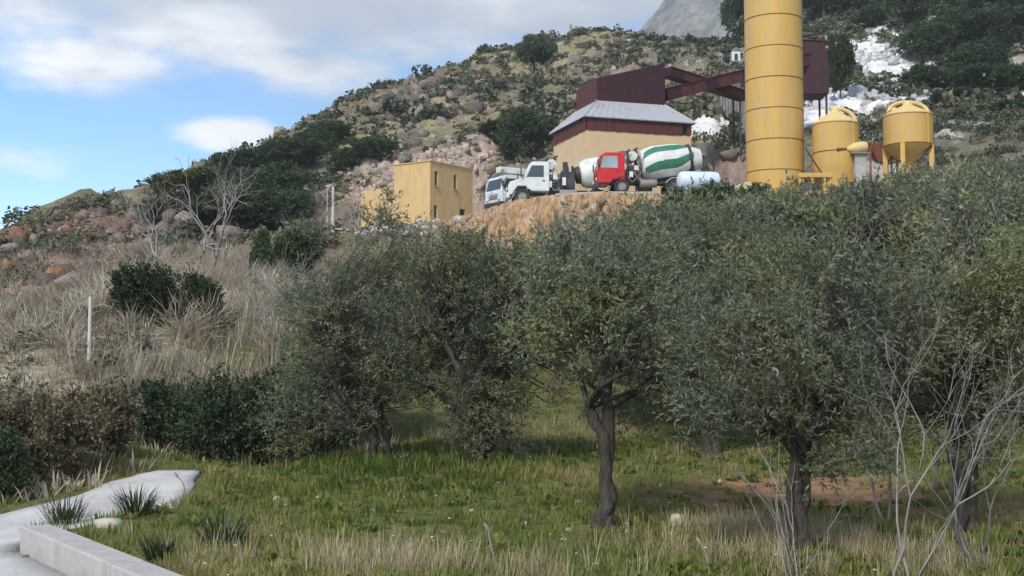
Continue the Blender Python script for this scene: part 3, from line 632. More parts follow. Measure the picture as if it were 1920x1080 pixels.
def small_silo(px, D, wpx, y_top, y_tip, y_ring, y_bot, label, open_legs):
    c = P(px, y_bot, D); r0 = wpx / 2 / FPX * D; g = lambda y: P(px, y, D).z - YARD_Z
    r = empty('small_silo', (c.x, D, YARD_Z)); tag(r, label, 'silo', 'pair of small yellow silos')
    zt, zi, zp, zb = g(y_top), g(y_ring), g(y_tip), g(y_bot)
    mb = MB(); mb.lathe([(r0, zi), (r0, zt)], 44, caps=False); mb.build('shell', M['silo'], r, smooth=True)
    mb = MB(); mb.lathe([(r0 + .05, zt - .03), (r0 + .05, zt + .03), (r0 * .93, zt + .12), (r0 * .22, zp - .08), (r0 * .18, zp + .12), (.02, zp + .16)], 44); mb.build('cone_roof', M['silo_pale'], r, smooth=True)
    for z in (zi, zt): mb = MB(); ring(mb, r0 - .02, z, .06, 44); mb.build('seam_band', M['seam'], r, smooth=True)
    if open_legs:
        mb = MB(); mb.lathe([(r0, zi - .02), (r0 * .9, zi - .25), (.35, zb + .5), (.25, zb + .1)], 40); mb.build('hopper_cone', M['silo'], r, smooth=True)
        for k in range(4):
            a = R(45 + 90 * k) + .25; mb = MB(); mb.box((math.cos(a) * r0 * .94, math.sin(a) * r0 * .94, zi / 2), (.3, .3, zi), rz=a); mb.build('leg', M['silo'], r, bevel=.02)
        mb = MB(); mb.tube([(r0 * .75, -r0 * .62, zi - .1), (r0 * .2, -r0 * .55, zi - 1.15)], .07, 6); mb.build('brace', M['dark'], r)
    else:
        mb = MB(); mb.lathe([(r0 - .01, zi - .02), (r0 - .01, zi - .9), (r0 * .93, zi - 1.3), (r0 * .8, .3), (r0 * .8, 0)], 44); mb.build('skirt', M['silo'], r, smooth=True)
    # curved filter duct over the roof
    for s, rad in ((1, .13),):
        pts_ = []
        for k in range(13):
            a = math.pi * (k / 12 if open_legs else .42 + .58 * k / 12); pts_.append((-math.cos(a) * r0 * .86 + .1, .1 + .35 * math.sin(a), zt - .05 + math.sin(a) ** .7 * (zp - zt + .30)))
        mb = MB(); mb.tube(pts_, rad, 8); mb.build('filter_duct', M['silo_pale'], r, smooth=True)
    mb = MB(); mb.tube([(r0 * .55, -r0 * .86, zi), (r0 * .55, -r0 * .86, zt + .05)], .045, 6); mb.build('filling_pipe', M['silo'], r)
    mb = MB(); mb.lathe([(.24, 0), (.24, .34), (.2, .42), (.02, .46)], 14, Matrix.Translation((-r0 * .5, .35, zt + .2))); mb.build('filter_pot', M['silo_pale'], r, smooth=True)
    return r
small_silo(1568, 80, 86, 234, 208, 288, 342, 'left small yellow silo with long skirt beside the tall silo', False)
small_silo(1704, 80, 91, 218, 196, 274, 318, 'right small yellow silo standing on four legs', True)
# screw conveyor head between the silos
q = P(1608, 300, 78.6); r = empty('loading_auger', (q.x, q.y, YARD_Z)); tag(r, 'pale yellow auger housing on a concrete plinth between the small silos', 'auger')
z0 = P(1608, 287, 78.6).z - YARD_Z
mb = MB(); mb.lathe([(.06, -.85), (.2, -.62), (.36, -.3), (.38, .3), (.3, .52), (.1, .58)], 18, Matrix.Translation((.1, 0, z0 + .35)) @ Matrix.Rotation(R(82), 4, 'Y')); mb.build('motor_housing', M['silo_pale'], r, smooth=True)
mb = MB(); mb.tube([(-.7, 0, z0 + .27), (-1.35, -.1, z0 + .22)], .1, 8); mb.build('auger_tube', M['seam'], r)
mb = MB(); mb.box((.1, 0, z0 - .05), (1.2, .9, .1)); mb.build('deck', M['grey'], r)
mb = MB(); mb.box((.15, .1, z0 / 2 - .06), (.75, .7, z0 - .1)); mb.build('plinth', M['concrete'], r, bevel=.03)
q = P(1652, 300, 84); r = empty('rusty_hopper', (q.x, 84, YARD_Z)); tag(r, 'rust red feed hopper behind the gap between the small silos', 'hopper')
z1 = P(1652, 272, 84).z - YARD_Z; mb = MB(); mb.add([(-1.0, -.7, z1), (1.0, -.7, z1), (1.0, .7, z1), (-1.0, .7, z1), (-.3, -.3, z1 - 1.2), (.3, -.3, z1 - 1.2), (.3, .3, z1 - 1.2), (-.3, .3, z1 - 1.2)], [(0, 1, 5, 4), (1, 2, 6, 5), (2, 3, 7, 6), (3, 0, 4, 7)])
RUST = mk('rust_red', (0.23, 0.085, 0.05), 0.85, 0.25, 3, dirt=(0.3, 0.16, 0.10), dirt_amt=0.6); mb.build('funnel', RUST, r)
for sx in (-.9, .9):
    for sy in (-.6, .6): mb = MB(); mb.box((sx, sy, z1 / 2), (.1, .1, z1)); mb.build('leg', RUST, r)
# yellow base frame and pipe at the foot of the tall silo
q = P(1530, 346, 79.5); r = empty('base_platform', (q.x, q.y, YARD_Z)); tag(r, 'yellow steel platform with dark brace at the foot of the silos', 'platform')
mb = MB(); mb.box((0, 0, 0.95), (2.6, 1.4, .3)); mb.build('deck', M['silo'], r, bevel=.02)
for sx in (-1.2, -.4, .4, 1.2): mb = MB(); mb.box((sx, -.55, .4), (.18, .18, .8)); mb.build('leg', M['silo'], r)
mb = MB(); a = P(1510, 278, 79.2) - Vector((q.x, q.y, YARD_Z)); b = P(1546, 333, 79.0) - Vector((q.x, q.y, YARD_Z)); mb.tube([a, b], .055, 6); mb.build('brace', M['dark'], r)

# ------------------------------------------------------------------ gravel heap behind the building
def heap(name, cx, cy, r, h, mat, label, cat, seed, sq=1.0):
    n, k = 48, 20; V = []; base = H1(cx, cy)
    for j in range(k):
        t = j / (k - 1)
        for i in range(n):
            a = 2 * math.pi * i / n; rr = r * t * (1 + .28 * float(fbm(np.array([math.cos(a) * 1.3 + seed]), np.array([math.sin(a) * 1.3]), 3, seed)[0]))
            x = rr * math.cos(a); y = rr * math.sin(a) * sq
            zz_ = h * (1 - t) ** 1.05 * (1 + .9 * float(fbm(np.array([x * .6 + seed]), np.array([y * .6]), 4, seed + 3)[0])) + .5 * float(fbm(np.array([x * 1.9 + seed]), np.array([y * 1.9]), 3, seed + 5)[0]) * (1 - t) - (0.4 if j == k - 1 else 0)
            V.append((x, y, max(zz_ + (H1(cx + x, cy + y) - base) * t, -3)))
    F = [(j * n + i, (j + 1) * n + i, (j + 1) * n + (i + 1) % n, j * n + (i + 1) % n) for j in range(k - 1) for i in range(n)]
    o = np_mesh(name, np.array(V), np.array(F), mat, loc=(cx, cy, base)); tag(o, label, cat); return o
q = G(1322, 262, 107); heap('gravel_heap', q.x, q.y, 2.6, 2.5, M['heap'], 'tall white gravel heap right of the hopper building', 'heap', 4)
q = G(1352, 236, 107); heap('gravel_heap', q.x, q.y, 1.0, .9, M['heap'], 'small cream gravel heap under the grey slatted bin', 'heap', 9)

# ------------------------------------------------------------------ trucks (front towards -X)
def wheel(root, x, y, r=0.5, w=0.3, rim='grey'):
    side = -1 if y < 0 else 1; Mx = Matrix.Translation((0, 0, 0)) @ Matrix.Rotation(R(90), 4, 'X')
    k = w / 2
    mb = MB(); mb.lathe([(r * .55, -k), (r * .9, -k), (r, -k * .72), (r, k * .72), (r * .9, k), (r * .55, k)], 28, Mx, caps=False)
    t = mb.build('wheel', M['rubber'], root, smooth=True, loc=(x, y, r))
    mb = MB(); mb.lathe([(r * .56, k * .85), (r * .5, k * .55), (r * .22, k * .5), (r * .2, k * .95), (.02, k)], 20, Matrix.Rotation(R(90 if side < 0 else -90), 4, 'X')); mb.build('rim', M[rim], t, smooth=True)
    mb = MB(); mb.lathe([(r * .55, -k * .5), (r * .55, k * .4)], 20, Mx); mb.build('hub', M['dark'], t)
def arch(root, x, y0, y1, r, mat, a0=10, a1=170, th=.04):
    mb = MB(); n = 14
    for i in range(n):
        p = R(a0 + (a1 - a0) * i / n); q = R(a0 + (a1 - a0) * (i + 1) / n)
        V = [(x - math.cos(t) * rr, y, .5 + math.sin(t) * rr) for t in (p, q) for rr in (r, r + th) for y in (y0, y1)]
        mb.add(V, [(0, 1, 5, 4), (2, 6, 7, 3), (0, 4, 6, 2), (1, 3, 7, 5)])
    mb.build('fender', mat, root)
def drum(root, x0, x1, zc0, zc1, R0, stripes, name='drum'):
    L = math.hypot(x1 - x0, zc1 - zc0); tilt = math.atan2(zc1 - zc0, x1 - x0)
    Mx = Matrix.Translation((x0, 0, zc0)) @ Matrix.Rotation(R(90) - tilt, 4, 'Y')
    prof = []; n = 180; kz = 72
    pr = [(0, .62), (.02, .80), (.10, .92), (.22, 1.0), (.50, 1.0), (.62, .965), (.80, .80), (.97, .60), (1.0, .56)]
    for i in range(kz + 1):
        t = i / kz; rr = np.interp(t, [a for a, _ in pr], [b for _, b in pr]); prof.append((R0 * rr, L * t))
    def mf(i, q):
        if not stripes: return 0
        t = (i + .5) / kz; a = (q + .5) / n
        ph = (a * 6 + stripes + 0.95 * t + 0.13 * math.sin(t * 7.5)) % 1.0
        return 1 if ph < (0.40 + .1 * math.sin(t * math.pi)) and .035 < t < .86 else 0
    mb = MB(); mb.lathe(prof, n, Mx, mf); d = mb.build(name, [M['drumwhite'], M['drumgreen']], root, smooth=True)
    mb = MB(); rr = R0 * .80; mb.lathe([(rr, L * .785), (rr + .1, L * .785), (rr + .1, L * .83), (rr - .03, L * .83)], 48, Mx, caps=False); mb.build('roller_ring', M['dark'], d, smooth=True)
    mb = MB(); mb.lathe([(R0 * .55, -.28), (R0 * .6, 0.02)], 24, Mx); mb.build('drive_hub', M['dark'], d)
    return d
def cab(root, style, paint, glass):
    W2 = 1.2
    if style == 'flat':
        prof = [(-4.12, .72), (-4.18, 1.55), (-3.92, 2.62), (-3.7, 2.76), (-2.55, 2.76), (-2.38, 2.6), (-2.34, .95), (-2.62, .95), (-2.95, 1.12), (-3.3, .72)]
        wind = (-4.165, 1.68, -3.955, 2.5); swin = [(-3.98, 1.72), (-3.78, 2.5), (-2.85, 2.5), (-2.82, 1.72)]; dr = (-3.95, -2.72, .98, 2.56)
    else:
        prof = [(-4.5, .62), (-4.52, 1.2), (-4.4, 1.42), (-3.62, 1.68), (-3.2, 2.55), (-3.0, 2.7), (-2.1, 2.7), (-1.95, 2.55), (-1.95, .85), (-3.1, .85), (-3.35, 1.15), (-3.95, 1.15), (-4.2, .62)]
        wind = (-3.60, 1.74, -3.24, 2.5); swin = [(-3.38, 1.72), (-3.05, 2.45), (-2.3, 2.45), (-2.3, 1.72)]; dr = (-3.38, -2.15, .95, 2.55)
    mb = MB(); mb.prism(prof, -W2, W2); c = mb.build('cab', paint, root, bevel=.05)
    x0, z0, x1, z1 = wind; nx_, nz_ = -(z1 - z0), (x1 - x0); l = math.hypot(nx_, nz_); ox, oz = nx_ / l * .012, nz_ / l * .012
    mb = MB(); V = [(x0 + ox, -1.02, z0 + oz), (x0 + ox, 1.02, z0 + oz), (x1 + ox, .98, z1 + oz), (x1 + ox, -.98, z1 + oz)]
    mb.add(V + [(v[0] - ox * 3, v[1], v[2] - oz * 3) for v in V], [(0, 3, 2, 1), (0, 1, 5, 4), (1, 2, 6, 5), (2, 3, 7, 6), (3, 0, 4, 7)]); mb.build('windscreen', M['glass'], c)
    for s in (-1, 1):
        y = s * (W2 + .012)
        mb = MB(); mb.prism([(dr[0], dr[2]), (dr[1], dr[2]), (dr[1], dr[3]), (dr[0] + .18, dr[3]), (dr[0], 1.7)], min(y, y - s * .03), max(y, y - s * .03)); dd = mb.build('door', paint, c, bevel=.008)
        y2 = s * (W2 + .02)
        mb = MB(); mb.prism(swin, min(y2, y2 - s * .02), max(y2, y2 - s * .02)); mb.build('side_window', glass, c)
        mb = MB(); mb.box(((dr[1] - .16), s * (W2 + .04), 1.5), (.16, .04, .05)); mb.build('handle', M['dark'], dd)
        mx_ = prof[2][0] - .05 if style == 'flat' else -3.55
        mb = MB(); mb.tube([(mx_ + .1, s * W2, 2.45), (mx_ - .18, s * (W2 + .16), 2.42), (mx_ - .18, s * (W2 + .16), 1.75)], .02, 5); mb.box((mx_ - .18, s * (W2 + .17), 2.05), (.07, .2, .42)); mb.build('mirror', M['dark'], c)
        fx = prof[0][0] - .05
        mb = MB(); mb.lathe([(.13, 0), (.13, .04), (.1, .07)], 14, Matrix.Translation((fx - .02, s * .85, .98)) @ Matrix.Rotation(R(-90), 4, 'Y')); mb.build('headlight', M['lamp'], c)
        mb = MB(); mb.box((-3.75 if style == 'flat' else -2.75, s * 1.16, .52), (.5, .2, .06)); mb.build('step', M['dark'], c)
    mb = MB(); mb.box((prof[0][0] - .03, 0, .58), (.22, 2.4, .34)); mb.build('bumper', M['dark'] if style == 'flat' else paint, c, bevel=.04)
    mb = MB()
    for k in range(4): mb.box((prof[0][0] - .035, 0, 1.02 + k * .1), (.03, 1.3, .05))
    mb.build('grille', M['dark'], c)
    return c
def chassis(root, x0, x1):
    mb = MB()
    for s in (-.42, .42): mb.box(((x0 + x1) / 2, s, .88), (x1 - x0, .1, .24))
    for k in range(6): mb.box((x0 + .3 + (x1 - x0 - .6) * k / 5, 0, .88), (.12, .84, .18))
    mb.build('chassis', M['dark'], root)
def axles(root, xs_, r=.5):
    for i, x in enumerate(xs_):
        for s in (-1, 1): wheel(root, x, s * (1.03 if i else 1.05), r, .3 if not i else .46)
        mb = MB(); mb.tube([(x, -.9, r), (x, .9, r)], .09, 8); mb.build('axle', M['dark'], root)
def mixer(px, D, yaw, label, style, paint, glass, stripes, dr=(-1.15, 1.22), sc=1.0):
    q = P(px, 350, D); root = empty('mixer_truck', (q.x, D, YARD_Z + .015), yaw); root.scale = (sc, sc, sc); tag(root, label, 'truck', 'concrete mixer trucks in the yard')
    chassis(root, -3.9, 3.7); front = -2.55 if style == 'flat' else -3.65
    axles(root, (front, 0.95, 2.3)); cab(root, style, paint, glass)
    for s in (-1, 1):
        arch(root, front, s * 1.18 - .06, s * 1.18 + .06, .6, M['dark'])
        for x in (.95, 2.3): arch(root, x, min(s * .8, s * 1.26), max(s * .8, s * 1.26), .56, M['white'], 25, 155)
        mb = MB(); mb.tube([(-1.3, s * .95, .72), (-.2, s * .95, .72)], .27, 14); mb.build('fuel_tank', M['grey'], root, smooth=True)
    drum(root, dr[0], 2.95, 2.06, 2.56, dr[1], stripes)
    # pedestals
    mb = MB(); mb.box((-1.35, 0, 1.45), (.3, 1.3, 1.0)); mb.tube([(-1.5, -.75, 1.0), (-1.3, -.4, 2.1)], .06, 6); mb.tube([(-1.5, .75, 1.0), (-1.3, .4, 2.1)], .06, 6); mb.build('front_pedestal', M['grey'], root, bevel=.02)
    mb = MB()
    for s in (-1, 1): mb.tube([(2.1, s * .6, 1.0), (2.35, s * .75, 1.7)], .08, 6); mb.tube([(3.0, s * .6, 1.0), (2.5, s * .75, 1.75)], .07, 6); mb.tube([(3.0, s * .6, 1.0), (3.3, s * .6, 2.9)], .05, 6)
    mb.build('rear_pedestal', M['dark'], root)
    # water tank, exhaust, hydraulic clutter behind the cab
    mb = MB(); mb.tube([(-1.75, -.62, 2.62), (-1.75, .62, 2.62)], .33, 18); mb.build('water_tank', M['drumwhite'], root, smooth=True)
    mb = MB(); mb.box((-1.78, 0, 1.55), (.5, 2.0, .75)); mb.build('engine_housing', M['dark'], root, bevel=.04)
    mb = MB(); mb.tube([(-2.12, -.9, 1.0), (-2.12, -.9, 2.9), (-2.0, -.9, 3.02)], .07, 8); mb.build('exhaust_stack', M['dark'], root, smooth=True)
    mb = MB(); mb.tube([(-1.5, -.2, 2.9), (-1.5, -.2, 3.2), (-1.3, -.2, 3.2)], .06, 8); mb.box((-1.5, -.2, 3.05), (.2, .2, .2)); mb.build('filler_pipe', M['dark'], root)
    rr = np.random.default_rng(int(px))
    mb = MB()
    for k in range(14):
        a = Vector((rr.uniform(-2.1, -1.1), -1.05 + rr.uniform(0, .3), rr.uniform(.9, 2.2))); b = a + Vector((rr.uniform(-.5, .5), rr.uniform(-.1, .1), rr.uniform(-.5, .5))); mb.tube([a, (a + b) / 2 + Vector((0, -.08, -.1)), b], .035, 5)
    mb.build('hose', M['grey'], root)
    mb = MB(); mb.box((-1.55, -1.0, 1.75), (.3, .12, .3)); mb.box((-1.9, -1.02, 1.3), (.25, .14, .4)); mb.build('valve_box', M['white'], root, bevel=.03)
    if dr[0] > -.5:
        mb = MB(); mb.box((-.75, 0, 1.6), (.9, 1.7, 1.1)); mb.tube([(-.9, -.7, 2.1), (-.9, -.7, 2.75)], .16, 10); mb.tube([(-.45, -.75, 1.2), (-.45, -.75, 2.5)], .09, 8); mb.build('pump_housing', M['dark'], root, bevel=.04)
        mb = MB(); mb.tube([(-.75, -.5, 2.35), (-.75, .5, 2.35)], .26, 14); mb.box((-1.0, -.95, 1.5), (.22, .14, .5)); mb.build('air_tank', M['white'], root, smooth=True)
    # hopper, chute, ladder
    mb = MB(); mb.lathe([(.26, 0), (.3, .25), (.62, .62), (.64, .72), (.6, .7), (.24, .25)], 20, Matrix.Translation((3.2, 0, 2.85)), caps=False); mb.build('charge_hopper', M['grey'], root, smooth=True)
    mb = MB()
    for k in range(7):
        a0_ = R(180 + 180 * k / 7); a1_ = R(180 + 180 * (k + 1) / 7); V = []
        for p in (Vector((3.3, 0, 2.35)), Vector((4.15, -.35, 1.35))):
            for an in (a0_, a1_): V.append(p + Vector((0, math.cos(an) * .34, math.sin(an) * .34)))
        mb.add(V, [(0, 1, 3, 2)]); mb.add([v + Vector((.02, 0, .02)) for v in V], [(2, 3, 1, 0)])
    mb.build('discharge_chute', M['grey'], root, smooth=True)
    mb = MB()
    for s in (-.2, .2): mb.tube([(3.75, -.95 + s, .7), (3.55, -.95 + s, 3.0)], .025, 5)
    for k in range(8): mb.tube([(3.73 - k * .024, -1.15, .9 + k * .28), (3.73 - k * .024, -.75, .9 + k * .28)], .018, 5)
    mb.build('ladder', M['dark'], root)
    for s in (-1, 1): mb = MB(); mb.box((3.72, s * .9, .85), (.06, .3, .14)); mb.build('tail_light', M['red'], root)
    return root
mixer(1232, 82.1, R(3), 'red cab concrete mixer truck with green and white striped drum', 'flat', M['red'], M['paleglass'], 0.12)
mixer(1084, 88.0, R(4), 'white bonneted mixer truck with plain drum behind the red cab truck', 'bonnet', M['white'], M['glass'], 0, dr=(0.1, .95), sc=1.14)
# boom pump truck, furthest left
q = P(1012, 384, 93.4); root = empty('boom_truck', (q.x, 93.4, YARD_Z + .015), R(32)); root.scale = (1.0, 1.0, 1.0); tag(root, 'small white boom truck at the left end of the yard behind the white mixer', 'truck')
chassis(root, -3.6, 3.4); axles(root, (-2.55, 1.6), .48)
c = cab(root, 'flat', M['white'], M['glass'])
for s in (-1, 1): arch(root, -2.55, s * 1.18 - .06, s * 1.18 + .06, .58, M['dark']); arch(root, 1.6, min(s * .8, s * 1.26), max(s * .8, s * 1.26), .56, M['white'], 25, 155)
mb = MB(); mb.box((-.9, 0, 1.9), (.9, 1.2, 1.9)); mb.build('turret', M['grey'], root, bevel=.05)
for k, (z, x0, x1, w) in enumerate(((3.22, -3.9, 3.2, .62), (2.72, -3.0, 3.3, .5))):
    mb = MB(); mb.box(((x0 + x1) / 2, (-.25, .4)[k], z), (x1 - x0, w, .46)); mb.build('boom_section', M['drumwhite'], root, bevel=.05)
for x in (-3.7, 3.1): mb = MB(); mb.tube([(x, -.62, 3.1), (x, .7, 2.85)], .16, 12); mb.build('boom_joint', M['grey'], root)
mb = MB(); mb.box((1.2, 0, 1.3), (3.6, 2.2, .5)); mb.build('deck', M['white'], root, bevel=.04)
for s in (-1, 1): mb = MB(); mb.tube([(-1.2, s * 1.1, .95), (-1.2, s * 1.35, .95), (-1.2, s * 1.35, .2)], .08, 8); mb.box((-1.2, s * 1.35, .12), (.4, .35, .08)); mb.build('outrigger', M['grey'], root)
for k in (-.5, .5): mb = MB(); mb.tube([(1.0 + k * 2, -1.15, 1.0), (1.0 + k * 2, -1.15, 1.6)], .1, 8); mb.build('hydraulic_cylinder', M['dark'], root)

# pale tank standing in front of the red truck's rear
q = P(1310, 350, 79.4); root = empty('water_tank', (q.x, 79.4, H1(q.x, 79.4)), R(5)); tag(root, 'pale blue white horizontal tank in front of the rear of the striped mixer', 'tank')
zb = YARD_Z - H1(q.x, 79.4) - .12
Mx = Matrix.Translation((-1.4, 0, zb + .72)) @ Matrix.Rotation(R(90), 4, 'Y')
mb = MB(); mb.lathe([(.05, -.02), (.4, .02), (.6, .14), (.66, .32), (.66, 2.48), (.6, 2.66), (.4, 2.78), (.05, 2.82)], 36, Mx); t = mb.build('shell', M['tank'], root, smooth=True)
for x in (.7, 1.4, 2.1): mb = MB(); mb.lathe([(.665, x - .04), (.685, x - .03), (.685, x + .03), (.665, x + .04)], 36, Mx, caps=False); mb.build('band', M['tank'], t, smooth=True)
for x in (-.8, .8):
    mb = MB(); mb.box((x, 0, zb / 2 + .05), (.3, 1.1, zb + .35)); mb.build('cradle', M['tank'], root, bevel=.03)
mb = MB(); mb.lathe([(.2, 0), (.2, .1), (.16, .13)], 18, Matrix.Translation((0, 0, zb + 1.37))); mb.build('filler_cap', M['grey'], root)
# pale stacked slabs by the silo
for px, py, D, dims, lab in ((1376, 352, 79.8, (1.5, .9, .28), 'pale yellow slab lying left of the tall silo foot'), (1398, 361, 79.2, (.8, .7, .35), 'pale block beside the foot of the tall silo')):
    q = P(px, py, D); mb = MB(); mb.box((0, 0, dims[2] / 2), dims); mb.box((.1, 0, dims[2] + .08), (dims[0] * .8, dims[1] * .8, .14), rz=.1)
    o = mb.build('concrete_slab', mk('cream_slab', (.62, .58, .36), .8, .1, 3), bevel=.02, loc=(q.x, D, YARD_Z + .02), rz=.2); tag(o, lab, 'slab')
# yard edge slab
tp = [Vector((yp(px, py)[0], yp(px, py)[1])) for px, py in ((1045, 365), (1140, 361), (1240, 362))]
mb = MB()
for i in range(2):
    a, b = tp[i], tp[i + 1]; d = b - a; c = (a + b) / 2; mb.box((c.x, c.y + .25, YARD_Z + .04), (d.length - .02, .8, .16), math.atan2(d.y, d.x))
tag(mb.build('yard_slab', M['concrete'], bevel=.02), 'grey concrete edge slab along the top of the ochre cut', kind='structure')

# ------------------------------------------------------------------ poles, mast, hut
def pole(px, py0, py1, r, label, cat='pole', arm=True, D=None):
    g = G(px, py0) if D is None else P(px, py0, D)
    zt = P(px, py1, g.y).z; gz = H1(g.x, g.y); rt = empty('utility_pole', (g.x, g.y, gz)); tag(rt, label, cat)
    mb = MB(); mb.tube([(0, 0, -.3), (0, 0, zt - gz)], [r * 1.15, r * .8], 12); mb.build('shaft', M['pole'], rt, smooth=True)
    if arm:
        mb = MB(); mb.box((0, 0, zt - gz - .35), (.7, .06, .08)); mb.build('crossarm', M['grey'], rt)
        for s in (-.3, .3): mb = MB(); mb.lathe([(.03, 0), (.045, .03), (.03, .06), (.045, .09), (.02, .13)], 10, Matrix.Translation((s, 0, zt - gz - .31))); mb.build('insulator', M['paleglass'], rt)
    else:
        mb = MB(); mb.lathe([(r * .85, 0), (r * .95, .04), (.02, .08)], 12, Matrix.Translation((0, 0, zt - gz))); mb.build('cap', M['grey'], rt)
pole(624, 445, 350, .13, 'pale concrete utility pole left of the ochre house', arm=False, D=94)
pole(613, 445, 352, .045, 'thin grey pole just left of the pale utility pole', arm=False, D=95)
pole(167, 690, 556, .05, 'slender pale post standing on the dry grass slope', arm=False)
g = G(1070, 72); mz = empty('mast', (g.x, g.y, g.z)); tag(mz, 'tiny lattice mast on the hilltop ridge', 'mast')
mb = MB()
for k in range(3): mb.tube([(.35 * math.cos(k * 2.1), .35 * math.sin(k * 2.1), -.3), (.12 * math.cos(k * 2.1), .12 * math.sin(k * 2.1), 2.6)], .06, 5)
for k in range(6): mb.tube([(.3 - k * .03, 0, k * .42), (-.15, .26 - k * .03, k * .42 + .3)], .03, 4)
mb.build('lattice', M['grey'], mz)
mb = MB(); mb.box((0, 0, 2.55), (.7, .1, .25)); mb.build('antenna', M['pole'], mz)
# white van roof and shed under the pole
q = P(632, 436, 97.5); sh = empty('shed', (q.x, q.y, q.z - 1.6)); tag(sh, 'low pale roofed shed at the foot of the utility pole', 'shed')
mb = MB(); mb.box((0, 0, .7), (2.4, 2.0, 1.7)); mb.build('wall', M['concrete'], sh)
mb = MB(); mb.prism([(-1.7, 1.9), (1.2, 1.6), (1.2, 1.72), (-1.7, 2.02)], -1.3, 1.2); mb.build('roof', mk('pale_sheet', (.62, .56, .5), .7, .1, 2), sh)
mb = MB(); mb.box((.2, -1.01, .6), (1.1, .05, 1.3)); mb.build('door', M['dark'], sh)
# white round tank above the ridge gap near the silo
q = G(1379, 116); o = empty('white_hut', (q.x, q.y, q.z)); tag(o, 'tiny white hut on the slope left of the tall silo', 'hut')
mb = MB(); mb.box((0, 0, .6), (1.3, 1.3, 1.6)); mb.build('wall', M['drumwhite'], o, bevel=.05); mb = MB(); mb.prism([(-.8, 1.4), (.8, 1.4), (0, 1.9)], -.8, .8); mb.build('roof', M['grey'], o)
mb = MB(); mb.box((0, -.66, .4), (.5, .04, 1.0)); mb.build('door', M['dark'], o)

# ------------------------------------------------------------------ vegetation
def unit(v): return v / (np.linalg.norm(v, axis=-1, keepdims=True) + 1e-9)
def leaf_quads(Pt, d, L, Wd, rng):
    """rhombic leaves: base points Pt, directions d"""
    s = unit(np.cross(d, rng.normal(size=d.shape))); L = L[:, None]; Wd = Wd[:, None]
    up = np.cross(d, s)
    V = np.stack([Pt, Pt + d * L * .45 + s * Wd * .5 + up * Wd * .12, Pt + d * L, Pt + d * L * .45 - s * Wd * .5 + up * Wd * .12], 1)
    return V.reshape(-1, 3)
def quads(n): return np.arange(n * 4).reshape(n, 4)
def sample_blobs(rng, blobs, n, shell=0.35):
    B = np.array(blobs, float); vol = (B[:, 3] * B[:, 4] * B[:, 5]) ** 0.75; pk = rng.choice(len(B), n, p=vol / vol.sum())
    d = unit(rng.normal(size=(n, 3))); r = shell + (1 - shell) * rng.random(n) ** .55
    return B[pk, :3] + d * r[:, None] * B[pk, 3:6]
def crown(rng, centers, cr, twigs, leaves, L, Wd, up=.25, droop=.0, base=None):
    n = len(centers); out = []
    ctr = centers.mean(0) if base is None else np.asarray(base)
    o = unit(centers - ctr)
    td = unit(rng.normal(size=(n, twigs, 3)) * .9 + o[:, None] * .75 + np.array([0, 0, up])); tl = cr * rng.uniform(.6, 1.35, (n, twigs, 1))
    st = centers[:, None] + rng.normal(size=(n, twigs, 3)) * cr * .28
    t = (np.arange(leaves) + .5) / leaves
    Pt = st[:, :, None] + td[:, :, None] * tl[:, :, None] * t[None, None, :, None]; Pt[..., 2] -= droop * (tl * t[None, None]) ** 2
    ld = unit(td[:, :, None] * .75 + rng.normal(size=Pt.shape) * .62)
    k = n * twigs * leaves; ld = ld.reshape(-1, 3); Pt = Pt.reshape(-1, 3)
    V = leaf_quads(Pt, ld, L * rng.uniform(.7, 1.3, k), Wd * rng.uniform(.75, 1.25, k), rng)
    tint = np.repeat(rng.random(n) * .35, twigs * leaves) + np.repeat(rng.random(n * twigs) * .25, leaves) + rng.random(k) ** 1.6 * .42
    return V, np.repeat(tint, 4)
def tube_np(pts_, rad, k=5):
    pts_ = np.asarray(pts_, float); n = len(pts_); t = np.gradient(pts_, axis=0); t = unit(t)
    ref = np.where(np.abs(t[:, 2:3]) < .9, np.array([[0, 0, 1.]]), np.array([[1., 0, 0]])); a = unit(np.cross(t, ref)); b = np.cross(t, a)
    an = np.arange(k) * 2 * np.pi / k
    V = pts_[:, None] + (a[:, None] * np.cos(an)[None, :, None] + b[:, None] * np.sin(an)[None, :, None]) * np.asarray(rad)[:, None, None]
    idx = np.arange(n * k).reshape(n, k); F = np.stack([idx[:-1], np.roll(idx, -1, 1)[:-1], np.roll(idx, -1, 1)[1:], idx[1:]], -1).reshape(-1, 4)
    return V.reshape(-1, 3), F
class Tubes:
    def __init__(s): s.V = []; s.F = []; s.n = 0
    def add(s, p, r, k=5):
        v, f = tube_np(p, r, k); s.V.append(v); s.F.append(f + s.n); s.n += len(v)
    def build(s, name, mat, parent): return np_mesh(name, np.concatenate(s.V), np.concatenate(s.F), mat, parent, smooth=True)
def bez(a, b, rng, wob, n=6, sag=0.25):
    a = np.asarray(a, float); b = np.asarray(b, float); m = (a + b) / 2 + rng.normal(size=3) * wob * np.linalg.norm(b - a) * .5; m[2] += sag * np.linalg.norm(b - a) * .3
    t = np.linspace(0, 1, n)[:, None]; return (1 - t) ** 2 * a + 2 * t * (1 - t) * m + t * t * b
